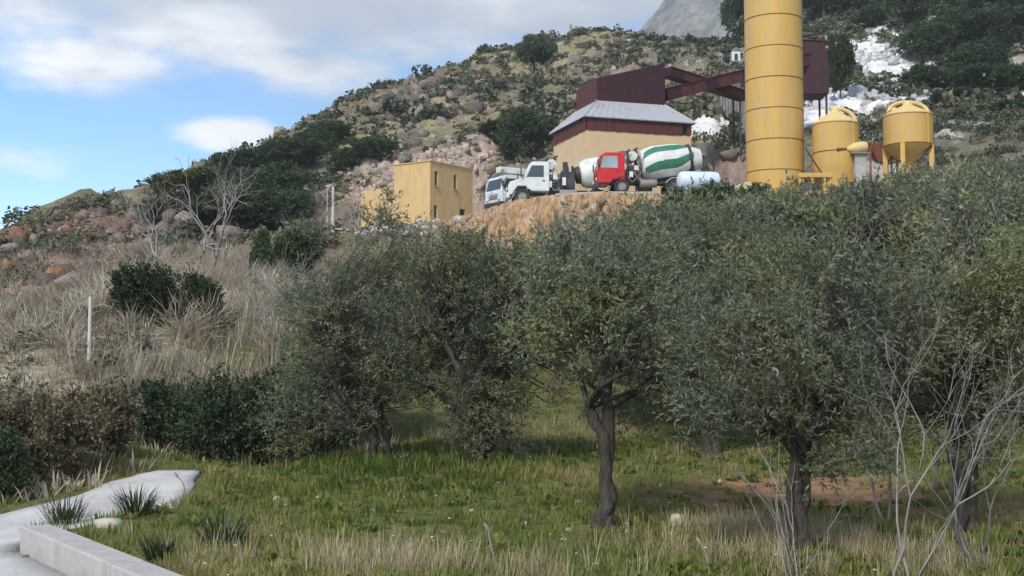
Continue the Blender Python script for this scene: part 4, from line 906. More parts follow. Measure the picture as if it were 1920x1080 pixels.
def limbs(T, rng, top, r0, centers, nmain, kside=6, stem_r=None):
    """main limbs from the fork to spread points, branches to every clump"""
    far = centers[rng.choice(len(centers), nmain, replace=False)] if len(centers) > nmain else centers
    mains = []
    for c in far:
        e = np.asarray(top) + (c - top) * .72; p = bez(top, e, rng, .25, 7); T.add(p, np.linspace(r0 * .62, r0 * .2, 7), kside); mains.append(p[2:])
    mp_ = np.concatenate(mains)
    for c in centers:
        j = np.argmin(((mp_ - c) ** 2).sum(1)); p = bez(mp_[j], c, rng, .2, 4); T.add(p, np.linspace(r0 * .16, r0 * .035, 4), 3)

def olive(name, label, base, stems, fork, r0, blobs, nclump, seed, cr=.29, L=.075, Wd=.02, tw=9, lv=13, group=None, mat='olive', cat='olive tree', droop=.25, trunks=True):
    rng = np.random.default_rng(seed); base = np.asarray(base, float); root = empty(name, tuple(base)); tag(root, label, cat, group)
    cen = sample_blobs(rng, [(b[0] - base[0], b[1] - base[1], b[2] - base[2], *b[3:]) for b in blobs], nclump)
    T = Tubes(); fork = np.asarray(fork, float) - base
    for i in range(stems):
        a = 2 * math.pi * i / stems + .4 + seed; off = np.array([math.cos(a - .4 - seed), math.sin(a) * .3, 0]) * r0 * (.72 if stems > 1 else 0)
        p = bez(off + np.array([0, 0, -.15]), fork + off * 1.6, rng, .12, 9, 0); p[1:-1] += rng.normal(size=(7, 3)) * r0 * .18
        rr = np.interp(np.linspace(0, 1, 9), [0, .08, .35, .7, 1], np.array([1.5, 1.12, .9, .85, .95]) * r0 / (1.0 if stems == 1 else 1.25)) * rng.uniform(.88, 1.12, 9)
        T.add(p, rr, 10)
        limbs(T, rng, p[-1], rr[-1], cen[i::stems], 4)
    tr = T.build('trunk', M['bark'], root)
    V, ti = crown(rng, cen, cr, tw, lv, L, Wd, up=.3, droop=droop, base=fork)
    np_mesh('crown', V, quads(len(V) // 4), M[mat], root, attrs={'tint': ti})
    return root
def pxblob(px, py, D, rx, ry, rd=None):
    c = P(px, py, D); s = D / FPX; return (c.x, c.y, c.z, rx * s, (rd or rx) * s, ry * s)

def front_tree(base_px, base_py, D, forkpy, forkpx, blobs, stems, r0, ncl, seed, label, **k):
    x = (base_px - 960) / FPX * D; z = H1(x, D); f = P(forkpx, forkpy, D)
    return olive('olive_tree', label, (x, D, z), stems, (f.x, f.y, f.z), r0, [pxblob(b[0], b[1], D + (b[4] if len(b) > 4 else 0), b[2], b[3]) for b in blobs], ncl, seed, group='olive trees in the front row of the grove', **k)
front_tree(1130, 985, 15.6, 765, 1122, [(1180, 600, 190, 140), (1060, 565, 120, 120), (1290, 680, 130, 110, .8), (1120, 500, 130, 90, .6), (1200, 760, 90, 50, .5)], 2, .105, 330, 11, 'olive tree with a dark twin stem trunk standing in the grass')
front_tree(905, 890, 21.5, 800, 905, [(900, 570, 150, 120), (985, 680, 110, 105), (830, 660, 110, 110), (905, 800, 62, 95, -.3), (860, 500, 110, 80), (960, 540, 120, 90)], 1, .2, 340, 12, 'olive tree with bushy grey shoots wrapping its trunk down to the grass')
front_tree(712, 875, 22.0, 800, 710, [(680, 610, 150, 140), (620, 730, 110, 110), (740, 480, 80, 90), (725, 415, 55, 55), (770, 690, 90, 90), (560, 800, 90, 80, .8), (600, 560, 80, 80)], 2, .12, 340, 13, 'olive tree with a tall thin top in front of the ochre house')
front_tree(1500, 1010, 13.6, 860, 1500, [(1440, 690, 190, 140), (1600, 600, 190, 140, .8), (1370, 790, 110, 80), (1560, 780, 150, 110), (1500, 560, 190, 110, 1.2)], 3, .075, 340, 14, 'many stemmed olive tree at right with dry stalks at its foot')
front_tree(1800, 960, 15.5, 830, 1805, [(1790, 560, 150, 150), (1850, 740, 140, 150), (1700, 700, 120, 130, 1), (1900, 600, 120, 160)], 2, .11, 320, 15, 'olive tree at the right edge behind pale bare branches')
front_tree(1330, 850, 24.0, 760, 1330, [(1320, 560, 160, 120), (1250, 640, 110, 100), (1420, 600, 120, 110), (1330, 470, 150, 70)], 2, .13, 260, 16, 'olive tree in the gap between the twin stem tree and the right hand trees', L=.09, Wd=.024)

# shoots round the foot of the second tree
sb = [o for o in COL.objects if o.get('label', '').startswith('olive tree with bushy')][0]; rng = np.random.default_rng(5)
cen = sample_blobs(rng, [(0, -.1, .75, .62, .5, .75), (.25, 0, 1.3, .6, .5, .5)], 90, .3); V, ti = crown(rng, cen, .22, 9, 13, .075, .02, up=.6, base=(0, 0, .2)); np_mesh('basal_shoots', V, quads(len(V) // 4), M['olive'], sb, attrs={'tint': ti})
# rows behind: copies of three models, heights fitted under the outline of the grove
protos = []
for k in range(3):
    bl = [(0, 0, .66, .42, .42, .28), (-.2, .1, .55, .3, .3, .24), (.22, -.1, .58, .3, .3, .25), (.02, 0, .84, .24, .24, .16)]
    protos.append(olive('olive_tree', '', (0, 0, 0), 1 + k % 2, (0, 0, .3), .04, [tuple(np.array(b) * (1 + .12 * math.sin(k * 3 + i))) for i, b in enumerate(bl)], 190, 30 + k, cr=.095, L=.034, Wd=.0105, tw=9, lv=11))
used = [False] * 3
ol_x = [500, 600, 640, 740, 790, 850, 900, 1000, 1080, 1130, 1190, 1250, 1400, 1500, 1600, 1700, 1800, 1920, 2100]
ol_y = [590, 530, 510, 450, 480, 466, 470, 480, 472, 440, 405, 362, 358, 352, 346, 330, 312, 290, 270]
rng = np.random.default_rng(77); placed = []
cand = []
for D, px0, px1, stp in ((28, 620, 1960, 135), (33, 640, 1960, 125), (39, 720, 1960, 112), (46, 800, 1960, 100), (53, 900, 1960, 92), (61, 1000, 1960, 84), (69, 1180, 1960, 80)):
    px = px0 + rng.uniform(0, 40)
    while px < px1: cand.append((px + rng.uniform(-18, 18), D + rng.uniform(-2, 2))); px += stp
for px, D in cand:
    if D < 36 and 690 < px < 1140: continue
    x = (px - 960) / FPX * D; g = H1(x, D); yt = np.interp(px, ol_x, ol_y) + rng.uniform(0, 34)
    h = min(P(px, yt, D).z - g, rng.uniform(4.2, 5.6))
    if h < 2.0: continue
    k = rng.integers(3); src = protos[k]
    t = src if not used[k] else copy_tree(src); used[k] = True
    t.location = (x, D, g); t.rotation_euler.z = rng.uniform(0, 6.28); w = max(h, 2.8) * rng.uniform(.85, 1.05); t.scale = (w, w, h)
    tag(t, 'grey green olive tree in the dense grove on the slope below the yard', 'olive tree', 'olive trees massed on the slope below the yard')
for px, lab in ((1140, 'olive tree topping the grove just below the front of the striped mixer'), (1260, 'olive tree topping the grove just below the pale tank'), (1455, 'olive tree topping the grove at the foot of the tall silo'),
                (1570, 'olive tree topping the grove below the left small silo'), (1705, 'olive tree topping the grove below the right small silo'), (1880, 'olive tree topping the grove at the right edge'), (1000, 'olive tree topping the grove below the ochre earth cut')):
    c = [o for o in COL.objects if o.get('group', '').startswith('olive trees massed') and o['label'].startswith('grey green') and o.location.y > (44 if px < 1100 else 57)]
    if c: o = min(c, key=lambda o: abs(960 + FPX * o.location.x / o.location.y - px)); o['label'] = lab
for k in range(3):
    if not used[k]:
        for c in list(protos[k].children): bpy.data.objects.remove(c)
        bpy.data.objects.remove(protos[k])

# ------------------------------------------------------------------ pines and other trees
PINES = {}
def pine_proto(kind, seed):
    """unit pine: height 1, crown half width .5; 'tall' umbrella, 'round' low crown"""
    if (kind, seed) in PINES: return PINES[kind, seed]
    rng = np.random.default_rng(seed); lo = {'tall': .5, 'round': .06}[kind]; ch = (1 - lo) / 2
    blobs = [(0, 0, lo + ch, .38, .38, ch * .85)]
    for k in range(9):
        a = rng.uniform(0, 6.28); q = rng.uniform(.18, .36); blobs.append((math.cos(a) * q, math.sin(a) * q, lo + ch * rng.uniform(.4, 1.6), rng.uniform(.13, .23), .18, ch * rng.uniform(.22, .4)))
    cen = sample_blobs(rng, blobs, 260, .6)
    T = Tubes(); top = np.array([.01, 0, lo * 1.1 + .05]); p = bez((0, 0, -.05), top, rng, .06, 7, 0); T.add(p, np.linspace(.035, .02, 7), 8); limbs(T, rng, top, .02, cen[::3], 5, 5)
    V, ti = crown(rng, cen, .075, 9, 9, .042, .017, up=.45)
    PINES[kind, seed] = ((np.concatenate(T.V), np.concatenate(T.F)), (V, ti), [None, {}]); return PINES[kind, seed]
def pine(px, pyb, pyt, wpx, D, label, seed, mat='pine', cat='pine tree', name='pine_tree', kind='round', group=None):
    x = P(px, pyb, D).x; g = H1(x, D); h = P(px, pyt, D).z - g; w = wpx / FPX * D
    root = empty(name, (x, D, g), seed * 1.7); tag(root, label, cat, group); root.scale = (w, w, h)
    tr, cr, me = pine_proto(kind, seed % 4)
    if me[0] is None: me[0] = np_mesh('trunk', tr[0], tr[1], M['pinebark'], root, smooth=True).data
    else: o = bpy.data.objects.new('trunk', me[0]); COL.objects.link(o); o.parent = root
    if 'c' not in me[1]: o = np_mesh('crown', cr[0], quads(len(cr[0]) // 4), M['pine'], root, attrs={'tint': cr[1]}); me[1]['c'] = o.data
    else: o = bpy.data.objects.new('crown', me[1]['c']); COL.objects.link(o); o.parent = root
    o.material_slots[0].link = 'OBJECT'; o.material_slots[0].material = M[mat]
    return root
pine(1000, 165, 68, 84, 182, 'lone dark umbrella pine standing high on the hillside', 201, kind='tall')
gp = 'pines clothing the left shoulder of the hill'
for i, (px, pyb, pyt, w, D, lab, mt) in enumerate((
    (340, 420, 318, 150, 108, 'yellow green pine at the left end of the pine clump', 'yellowpine'),
    (470, 430, 320, 180, 103, 'broad dark pine in the middle of the clump above the bare trees', 'pine'),
    (415, 400, 305, 120, 112, 'dark pine behind the yellow green pine', 'pine'),
    (545, 340, 258, 150, 128, 'dark pine on the skyline right of the clump', 'pine'),
    (475, 345, 283, 120, 132, 'dark pine on the skyline left of the highest clump pine', 'pine'),
    (590, 325, 238, 100, 135, 'highest dark pine of the clump below the rocky crest', 'pine'),
    (700, 325, 255, 95, 124, 'rounded dark evergreen behind the ochre house annex', 'pine'),
    (650, 330, 275, 70, 124, 'smaller dark evergreen left of the rounded one behind the annex', 'pine'),
    (330, 455, 365, 110, 98, 'olive green pine low at the left end of the clump', 'shrub'),
    (400, 460, 372, 130, 96, 'dark green pine low behind the pale bare trees', 'pine'),
    (335, 480, 372, 150, 84, 'light green tree low at the left end behind the bare trees', 'shrub'),
    (440, 480, 352, 170, 84, 'light green broad tree low behind the forked bare tree', 'shrub'),
    (525, 470, 350, 130, 86, 'green tree low between the cypress and the grey leafless tree', 'pine'),
    (525, 410, 300, 140, 110, 'dark pine left of the grey leafless tree', 'pine'),
    (440, 360, 292, 110, 126, 'green pine on the skyline above the yellow green pine', 'shrub'),
    (620, 300, 225, 90, 142, 'dark pine at the right end of the clump under the crags', 'pine'))):
    pine(px, pyb, pyt, w, D, lab, 220 + i, mat=mt, group=gp)
for i, (px, pyb, pyt, w, D, lab) in enumerate(((975, 315, 195, 105, 117, 'tall dark green tree left of the hopper building'), (1020, 290, 210, 70, 121, 'dark green tree touching the left eave of the hopper building'), (930, 280, 225, 80, 128, 'grey green tree on the slope above the boom truck'))):
    pine(px, pyb, pyt, w, D, lab, 240 + i, mat='shrub' if i == 2 else 'pine', cat='tree', name='evergreen_tree')
gp = 'dark pines on the quarry slope at upper right'
for i, (px, pyb, pyt, w, D, lab) in enumerate((
    (1385, 95, -20, 80, 200, 'dark pine on the skyline just left of the tall silo'),
    (1545, 30, -90, 120, 196, 'dark pine above the pale quarry face right of the tall silo'), (1620, 28, -90, 110, 196, 'second dark pine above the pale quarry face'),
    (1575, 150, 55, 70, 122, 'lone green tree in front of the pale quarry face'), (1700, 60, -60, 110, 170, 'pine at the top edge right of the quarry face'),
    (1780, 130, 20, 130, 150, 'spreading dark pine on the upper right slope'), (1870, 120, 10, 140, 148, 'dark pine near the upper right corner'), (1800, 60, -50, 130, 165, 'pine at the top edge near the right corner'),
    (1905, 40, -60, 120, 165, 'pine in the upper right corner'), (1750, 185, 105, 100, 133, 'low dark pine above the right small silo'), (1840, 215, 120, 120, 128, 'dark pine right of the small silos'),
    (1730, 110, 40, 100, 152, 'dark pine between the pale scree and the right corner'), (1690, 20, -90, 120, 190, 'pine rising past the top edge right of the quarry'), (1840, 160, 70, 130, 140, 'broad dark pine in the middle of the upper right slope'),
    (1790, 240, 165, 100, 118, 'low dark pine right of the right small silo'), (1880, 260, 190, 110, 108, 'low dark pine at the right edge over the olive tops'),
    (1910, 215, 120, 110, 122, 'dark pine at the right edge above the grove'), (1640, 60, 5, 70, 178, 'small pine at the top of the pale scree'))):
    pine(px, pyb, pyt, w, D, lab, 260 + i, group=gp, mat='shrub' if i in (3, 12) else 'pine')
# cypress
def cypress(px, D, pyt, wpx, label, seed):
    rng = np.random.default_rng(seed); b = np.array([(px - 960) / FPX * D, D, 0.]); b[2] = H1(b[0], D); h = P(px, pyt, D).z - b[2]; w = wpx / 2 / FPX * D
    root = empty('cypress', tuple(b)); tag(root, label, 'cypress'); n = 260; t = rng.random(n) ** .8; r = w * np.interp(t, [0, .12, .5, 1], [.6, 1, .8, .08]) * rng.uniform(.6, 1, n); a = rng.uniform(0, 6.28, n)
    cen = np.stack([np.cos(a) * r, np.sin(a) * r, .1 + t * h * .95], 1); V, ti = crown(rng, cen, .16, 8, 8, .11, .04, up=1.4, base=(0, 0, h * .3)); np_mesh('crown', V, quads(len(V) // 4), M['pine'], root, attrs={'tint': ti})
    T = Tubes(); T.add(np.array([[0, 0, -.2], [0, 0, h * .5], [0, 0, h * .92]]), [.1, .06, .02], 8); T.build('trunk', M['pinebark'], root)
cypress(490, 50, 440, 50, 'dark narrow cypress beside the bare trees', 290)

# bare trees
def bare(name, label, base, h, seed, mat, spread=.5, levels=5, r0=.07, stems=2, cat='bare tree', lean=(0, 0), gravi=.06, group=None, first=.34, shrink=.74):
    rng = np.random.default_rng(seed); base = np.asarray(base, float); root = empty(name, tuple(base)); tag(root, label, cat, group)
    T1 = BR = None
    def grow(p, d, L, r, lv):
        n = 4; pp = [p]
        for k in range(n):
            d = unit(d + rng.normal(size=3) * .13 + np.array([0, 0, gravi])); pp.append(pp[-1] + d * L / n)
        if lv == levels - 2: BR.append(Tubes())
        (T1 if lv >= levels - 1 else BR[-1]).add(np.array(pp), np.linspace(r, r * .66, n + 1), 6 if lv >= levels - 1 else 4)
        if lv == 0: return
        for k in range(2 if rng.random() < .72 else 3):
            j = pp[-1] if k < 2 else pp[2]
            grow(j, unit(d + rng.normal(size=3) * spread), L * rng.uniform(shrink - .14, shrink + .1), r * .64 * rng.uniform(.8, 1.05), lv - 1)
    for s in range(stems):
        T1, BR = Tubes(), []; a = rng.uniform(0, 6.28); grow(np.array([math.cos(a) * .1, math.sin(a) * .1, -.1]), unit(np.array([lean[0] + rng.normal() * .22, lean[1] + rng.normal() * .22, 1])), h * first, r0, levels)
        tk = T1.build('stem', M[mat], root)
        for t_ in BR: t_.build('branch', M[mat], tk)
    return root
def at(px, D): x = (px - 960) / FPX * D; return (x, D, H1(x, D))
bare('bare_tree', 'pale leafless tree on the dry slope, left of a matching one', at(345, 47), 4.8, 301, 'palebark', levels=6, r0=.085)
bare('bare_tree', 'pale leafless tree with forked white limbs left of the cypress', at(400, 46), 4.8, 302, 'palebark', levels=6, r0=.09, lean=(.12, 0))
bare('bare_tree', 'small pale leafless tree left of the two larger bare trees', at(300, 48), 3.5, 303, 'palebark', levels=5, r0=.05)
bare('bare_tree', 'grey brown leafless tree left of the utility pole', at(592, 90), 5.4, 304, 'greybark', levels=7, r0=.08, stems=3, spread=.34, first=.22, shrink=.78)
bare('bare_tree', 'grey leafless tree behind the cypress', at(545, 84), 4.0, 305, 'greybark', levels=6, r0=.06, stems=3, spread=.36, first=.24)
bare('bare_shrub', 'tall pale leafless shrub with long white stems at lower right', at(1690, 11.6), 2.5, 311, 'palebark', levels=4, r0=.015, stems=3, spread=.34, lean=(.16, .1), cat='bare shrub', first=.4)
bare('bare_shrub', 'grey leafless shrub in front of the right edge olive tree', at(1830, 12.6), 2.2, 312, 'greybark', levels=5, r0=.014, stems=4, spread=.34, lean=(-.08, 0), cat='bare shrub')
bare('bare_shrub', 'leafless shrub of thin straight stems at the foot of the many stemmed olive', at(1490, 11.8), 1.5, 313, 'palebark', levels=2, r0=.008, stems=5, spread=.2, cat='bare shrub', first=.45)
bare('bare_tree', 'thin pale leafless tree rising through the right hand olives', at(1650, 16.5), 4.3, 315, 'palebark', levels=5, r0=.022, stems=2, spread=.36)
bare('bare_tree', 'thin grey leafless tree among the olives at the right edge', at(1760, 19), 4.8, 316, 'greybark', levels=6, r0=.025, stems=2, spread=.36)
bare('bare_shrub', 'pale leafless bush between the dry reeds and the olive trees', at(530, 33), 3.0, 314, 'palebark', levels=5, r0=.03, stems=6, spread=.32, cat='bare shrub')

# ------------------------------------------------------------------ bushes near the road
def bush(px, D, wpx, hpx, label, seed, mat='shrub', name='bush', cat='bush', ncl=150, L=.09, Wd=.04, group=None, lift=0):
    rng = np.random.default_rng(seed); b = np.array(at(px, D)); s = D / FPX; rx = wpx / 2 * s; h = hpx * s
    root = empty(name, tuple(b)); tag(root, label, cat, group)
    bl = [(0, 0, h * .42, rx * .8, rx * .75, h * .48)] + [(rx * rng.uniform(-.6, .6), rx * rng.uniform(-.5, .5), h * rng.uniform(.3, .72), rx * .4, rx * .4, h * .26) for _ in range(6)]
    cen = sample_blobs(rng, bl, int(ncl * .75), .55); cen[:, 2] = np.maximum(cen[:, 2], .05)
    V, ti = crown(rng, cen, min(rx, h) * .17 + .09, 9, 8, L * 1.12, Wd * 1.12, up=.4, base=(0, 0, h * .2)); np_mesh('foliage', V, quads(len(V) // 4), M[mat], root, attrs={'tint': ti})
    T = Tubes()
    for k in range(5): c = cen[rng.integers(len(cen))]; T.add(bez((rng.normal() * .08, rng.normal() * .08, -.1), c, rng, .15, 5), np.linspace(.04, .012, 5), 4)
    T.build('stem', M['bark'], root); return root
gp = 'bushes around the road end'
bush(450, 23.6, 260, 180, 'big dark green bush overhanging the road end', 401, ncl=330, group=gp)
bush(560, 26, 180, 220, 'dark bush wedged behind the grass bank beside the road bush', 402, ncl=260, group=gp)
bush(310, 26.2, 210, 110, 'green bush left of the road end under the dry reeds', 403, ncl=220, group=gp)
bush(275, 33.5, 120, 110, 'dark green bush alone on the dry slope', 404, ncl=200, group=gp)
bush(350, 34.5, 130, 80, 'low green bush right of the dark one on the slope', 405, ncl=160, group=gp)
bush(60, 19.2, 250, 150, 'brown bramble at the left edge above the road', 406, mat='brown', ncl=260, group=gp, L=.07, Wd=.03)
bush(185, 21.0, 150, 105, 'brown green bramble left of the road end', 407, mat='brown', ncl=190, group=gp, L=.07, Wd=.03)
for i, (px, w, h, lab) in enumerate(((1275, 90, 95, 'green bush at the yard edge below the front of the pale tank'), (1345, 110, 92, 'green bush at the yard edge below the back of the pale tank'), (1415, 90, 92, 'green bush at the yard edge left of the tall silo foot'))):
    bush(px, 79.2 - i * .3, w, h, lab, 430 + i, ncl=170, L=.2, Wd=.09, group='bushes along the yard edge', mat='shrub')
bush(10, 17.9, 120, 130, 'dark green weed clump at the left edge of the road', 408, ncl=140, group=gp, L=.07, Wd=.025)
bush(548, 54, 80, 90, 'dark green bush right of the cypress', 409, ncl=180, group=gp, L=.16, Wd=.07)
bush(570, 64, 90, 90, 'grey green bush below the pale shed', 410, ncl=150, group=gp, mat='olive', L=.16, Wd=.05)

# ------------------------------------------------------------------ grass, reeds, tufts
def tuft(rng, n, h, w, spread, lean):
    a = rng.uniform(0, 6.28, n); b = np.stack([np.cos(a), np.sin(a), np.zeros(n)], 1) * (rng.random(n) ** .5 * spread)[:, None]
    d = unit(np.stack([np.cos(a) * lean * rng.uniform(.2, 1.4, n), np.sin(a) * lean * rng.uniform(.2, 1.4, n), np.ones(n)], 1)); hh = h * rng.uniform(.5, 1.2, n)
    s = np.stack([-np.sin(a), np.cos(a), np.zeros(n)], 1); tip = b + d * hh[:, None]; tip[:, 2] -= hh * lean * .25; mid_ = b + d * (hh * .55)[:, None]
    V = np.stack([b - s * w / 2, b + s * w / 2, mid_ + s * w * .38, mid_ - s * w * .38, tip], 1); i = np.arange(n)[:, None] * 5
    return V.reshape(-1, 3), np.concatenate([i + np.array([[0, 1, 2, 3]])]), i + np.array([[3, 2, 4]])
def scatter(name, mat, label, bases, pos, scale, tint, rng, kind='stuff', tilt=0.0):
    """many copies of base meshes joined into one mass"""
    Vs, Q4, Q3, Ti = [], [], [], []; off = 0; which = rng.integers(len(bases), size=len(pos)); rot = rng.uniform(0, 6.28, len(pos))
    for b, (V, f4, f3) in enumerate(bases):
        m = np.where(which == b)[0]
        if not len(m): continue
        c, s = np.cos(rot[m])[:, None], np.sin(rot[m])[:, None]; sc = scale[m] if scale.ndim == 2 else np.repeat(scale[m][:, None], 3, 1)
        x = V[None, :, 0] * sc[:, :1]; y = V[None, :, 1] * sc[:, 1:2]; z = V[None, :, 2] * sc[:, 2:3]
        W_ = np.stack([x * c - y * s, x * s + y * c, z], -1) + pos[m][:, None]; k = len(V); base = off + np.arange(len(m))[:, None, None] * k
        Vs.append(W_.reshape(-1, 3))
        if f4 is not None and len(f4): Q4.append((f4[None] + base).reshape(-1, 4))
        if f3 is not None and len(f3): Q3.append((f3[None] + base).reshape(-1, 3))
        Ti.append((np.repeat(tint[m], k) + np.tile(np.repeat(rng.random(k // 4 + 1) * .3 - .15, 4)[:k], len(m)))); off += len(m) * k
    fs = [np.concatenate(q) for q in (Q4, Q3) if q]
    o = np_mesh(name, np.concatenate(Vs), fs, mat, attrs={'tint': np.clip(np.concatenate(Ti), 0, 1)}); tag(o, label, kind=kind); return o
rng = np.random.default_rng(900)
def wedge(n, d0, d1, pw=1.0, m=.5):
    D = d0 + (d1 - d0) * rng.random(n) ** pw; x = rng.uniform(-m, m, n) * D; return x, D
def ok_ground(x, y, margin=.12): return (sd_poly(x, y, road_poly) < -margin) & (sd_poly(x, y, yard_poly) < -.3)
# green grass
x, y = wedge(22000, 8.5, 34, 1.1); k = ok_ground(x, y) & ((x > -6.5) | ((x > -12) & (y < 28))); x, y = x[k], y[k]
red = np.minimum(np.hypot(x - 4.6, (y - 19.2) * .8) / 2.2, np.hypot(x - 2.7, y - 18.3) / 1.1); pn = fbm(x * .35, y * .35, 3, 55); k = (rng.random(len(x)) < np.clip(red - .25, 0.04, 1)) & (rng.random(len(x)) < .55 + pn); x, y, pn = x[k], y[k], pn[k]
z = H(x, y); lush = np.exp(-((x + 1.6) / 2.2) ** 2 - ((y - 21) / 3) ** 2)
gt = [tuft(rng, 10, .17, .014, .11, .55) for _ in range(5)]
scatter('green_grass', M['grass'], 'green spring grass covering the foreground bank', gt, np.stack([x, y, z - .01], 1), (rng.uniform(.5, 1.25, len(x)) * (1 + lush * .9)), np.clip(.42 + pn * .9 + rng.normal(size=len(x)) * .13 - lush * .45, 0, .9), rng)
# broad weeds in the grass
x, y = wedge(2600, 9, 26); k = ok_ground(x, y, .2) & (x > -6) & (fbm(x * .5, y * .5, 3, 58) > .02); x, y = x[k], y[k]; z = H(x, y)
wt = [tuft(rng, 12, .13, .045, .07, 1.1) for _ in range(4)]
scatter('leafy_weeds', M['grass'], 'low leafy weeds among the foreground grass', wt, np.stack([x, y, z], 1), rng.uniform(.6, 1.6, len(x)), rng.uniform(.05, .5, len(x)), rng)
# dry grass in the foreground
parts_ = []
for (px, py, rad, n) in ((480, 1055, 1.0, 130), (620, 1062, 1.3, 190), (760, 1068, 1.2, 150), (1440, 1030, .8, 420), (1400, 1000, .5, 150), (1560, 1060, 1.0, 260), (930, 1075, .8, 60), (1700, 1060, 1.4, 160), (1040, 815, 3.2, 500), (800, 835, 3.0, 520)):
    g = G(px, py, 7); parts_.append(np.stack([g.x + rng.normal(size=n) * rad * .8, g.y + rng.normal(size=n) * rad * .6], 1))
pp = np.concatenate(parts_); x, y = pp[:, 0], pp[:, 1]; k = ok_ground(x, y, .3) & (y > 8) & (fbm(x * .9, y * .9, 3, 66) > -.12); x, y = x[k], y[k]
dt = [tuft(rng, 9, .34, .007, .08, .45) for _ in range(5)]
scatter('dry_grass', M['drygrass'], 'straw coloured dry grass along the front of the bank', dt, np.stack([x, y, H(x, y) - .01], 1), rng.uniform(.5, 1.25, len(x)), rng.uniform(.45, 1.0, len(x)), rng)
# dry slope on the left
x = rng.uniform(-46, -4, 15500); y = 17 + 52 * rng.random(15500); pxs, pys = proj(x, y, H(x, y)); k = ok_ground(x, y) & (pxs < 640) & (pxs > -400) & (x < -6.2) & ((fbm(x * .14, y * .14, 3, 41) + .5 * fbm(x * .5, y * .5, 2, 47) > -.38)); x, y = x[k], y[k]
dt2 = [tuft(rng, 11, .42, .03, .26, .7) for _ in range(5)]
scatter('dry_slope_grass', M['beige'], 'pale dry grass covering the slope left of the grove', dt2, np.stack([x, y, H(x, y) - .02], 1), rng.uniform(.45, 1.25, len(x)), np.clip(.45 + fbm(x * .2, y * .2, 3, 44) * 1.3 + rng.normal(size=len(x)) * .12, 0, 1), rng)
# tall reeds
rx_ = []
for (px, D, n, sp) in ((300, 29, 45, 1.8), (400, 29.5, 80, 1.9), (470, 30, 70, 1.6), (230, 28, 30, 1.6), (520, 33, 50, 1.6), (420, 35, 45, 2.4)):
    b = at(px, D); rx_.append(np.stack([b[0] + rng.normal(size=n) * sp * .6, b[1] + rng.normal(size=n) * sp * .4], 1))
pp = np.concatenate(rx_); x, y = pp[:, 0], pp[:, 1]
rt_ = [tuft(rng, 5, 1.1, .02, .3, .5) for _ in range(5)]
scatter('dry_reeds', M['beige'], 'tall pale dry reeds above the road end bushes', rt_, np.stack([x, y, H(x, y) - .02], 1), rng.uniform(.6, 1.25, len(x)), rng.uniform(.35, 1, len(x)), rng)
# spiky tussocks beside the road wall
for px, py, s, lab in ((72, 1012, .5, 'small tussock at the end face of the low wall'), (120, 985, 1.0, 'dark spiky grass tussock at the corner of the low wall'), (255, 965, .9, 'spiky grass tussock by the pale road end'), (300, 1050, .6, 'small grass tussock just behind the low wall'), (420, 1030, 1.0, 'tall green weed clump right of the low wall')):
    g = G(px, py, 9); V, f4, f3 = tuft(rng, 130, .56 * s, .017, .22 * s, .75); o = np_mesh('grass_tussock', V, [f4, f3], M['shrub'], attrs={'tint': rng.random(len(V) // 5).repeat(5)}, loc=(g.x, g.y, g.z - .01)); tag(o, lab, 'tussock', 'spiky tussocks near the road')
# single dry stalks in the foreground
for px, py, s, lab in ((940, 1078, .42, 'single bent dry stalk in the foreground grass'), (1330, 1078, .3, 'short dry stalk left of the dry grass clump'), (1820, 1060, .4, 'dry stalk in the lower right grass'), (345, 940, .36, 'pale thistle stalk at the end of the road')):
    g = G(px, py, 8); T = Tubes(); p = bez((0, 0, -.02), (-.12 * s / .4, 0, s), rng, .2, 6); T.add(p, np.linspace(.012, .006, 6), 5); r = empty('dry_stalk', tuple(g)); tag(r, lab, 'stalk', 'dry stalks in the grass'); T.build('stem', M['palebark'], r)
    T = Tubes(); T.add(np.array([p[-1] + np.array([-.02, 0, .03]) * q for q in (-1, 0, 1, 2)]), [.006, .02, .016, .004], 6); T.build('seed_head', M['palebark'], r)
# stones
def rock_base(rng, sub=1, rough=.28):
    import bmesh
    bm = bmesh.new(); q = unit(rng.normal(size=(15, 3))) * rng.uniform(.55, 1.15, (15, 1)) * rng.uniform(.6, 1.1, (1, 3))
    for p in q: bm.verts.new(p)
    r = bmesh.ops.convex_hull(bm, input=bm.verts); bmesh.ops.delete(bm, geom=[v for v in bm.verts if not v.link_faces], context='VERTS')
    bmesh.ops.triangulate(bm, faces=bm.faces[:]); bm.verts.index_update(); bmesh.ops.recalc_face_normals(bm, faces=bm.faces[:])
    V = np.array([v.co[:] for v in bm.verts]); F = np.array([[v.index for v in f.verts] for f in bm.faces]); bm.free()
    return V, F
rb = [rock_base(rng) for _ in range(12)]
for i, (px, py, s) in enumerate(((640, 893, .05), (520, 942, .09), (1270, 988, .13), (1065, 1000, .07), (985, 985, .05), (830, 1000, .06), (1050, 950, .05), (1085, 945, .06), (1240, 915, .05), (1300, 945, .05), (1175, 1000, .05), (700, 962, .05), (1350, 905, .05), (885, 960, .045))):
    g = G(px, py, 8); V, F = rb[i % 6]; o = np_mesh('stone', V * s, F, M['stone'], loc=(g.x, g.y, g.z + s * .35)); o.rotation_euler.z = i; tag(o, 'small white stone lying in the foreground grass', 'stone', 'small white stones scattered in the grass')
g = G(200, 990, 9); V, F = rb[2]; o = np_mesh('boulder', V * np.array([.26, .16, .11]), F, M['stone'], loc=(g.x, g.y, g.z + .02)); tag(o, 'pale flat boulder behind the corner of the low wall', 'boulder')
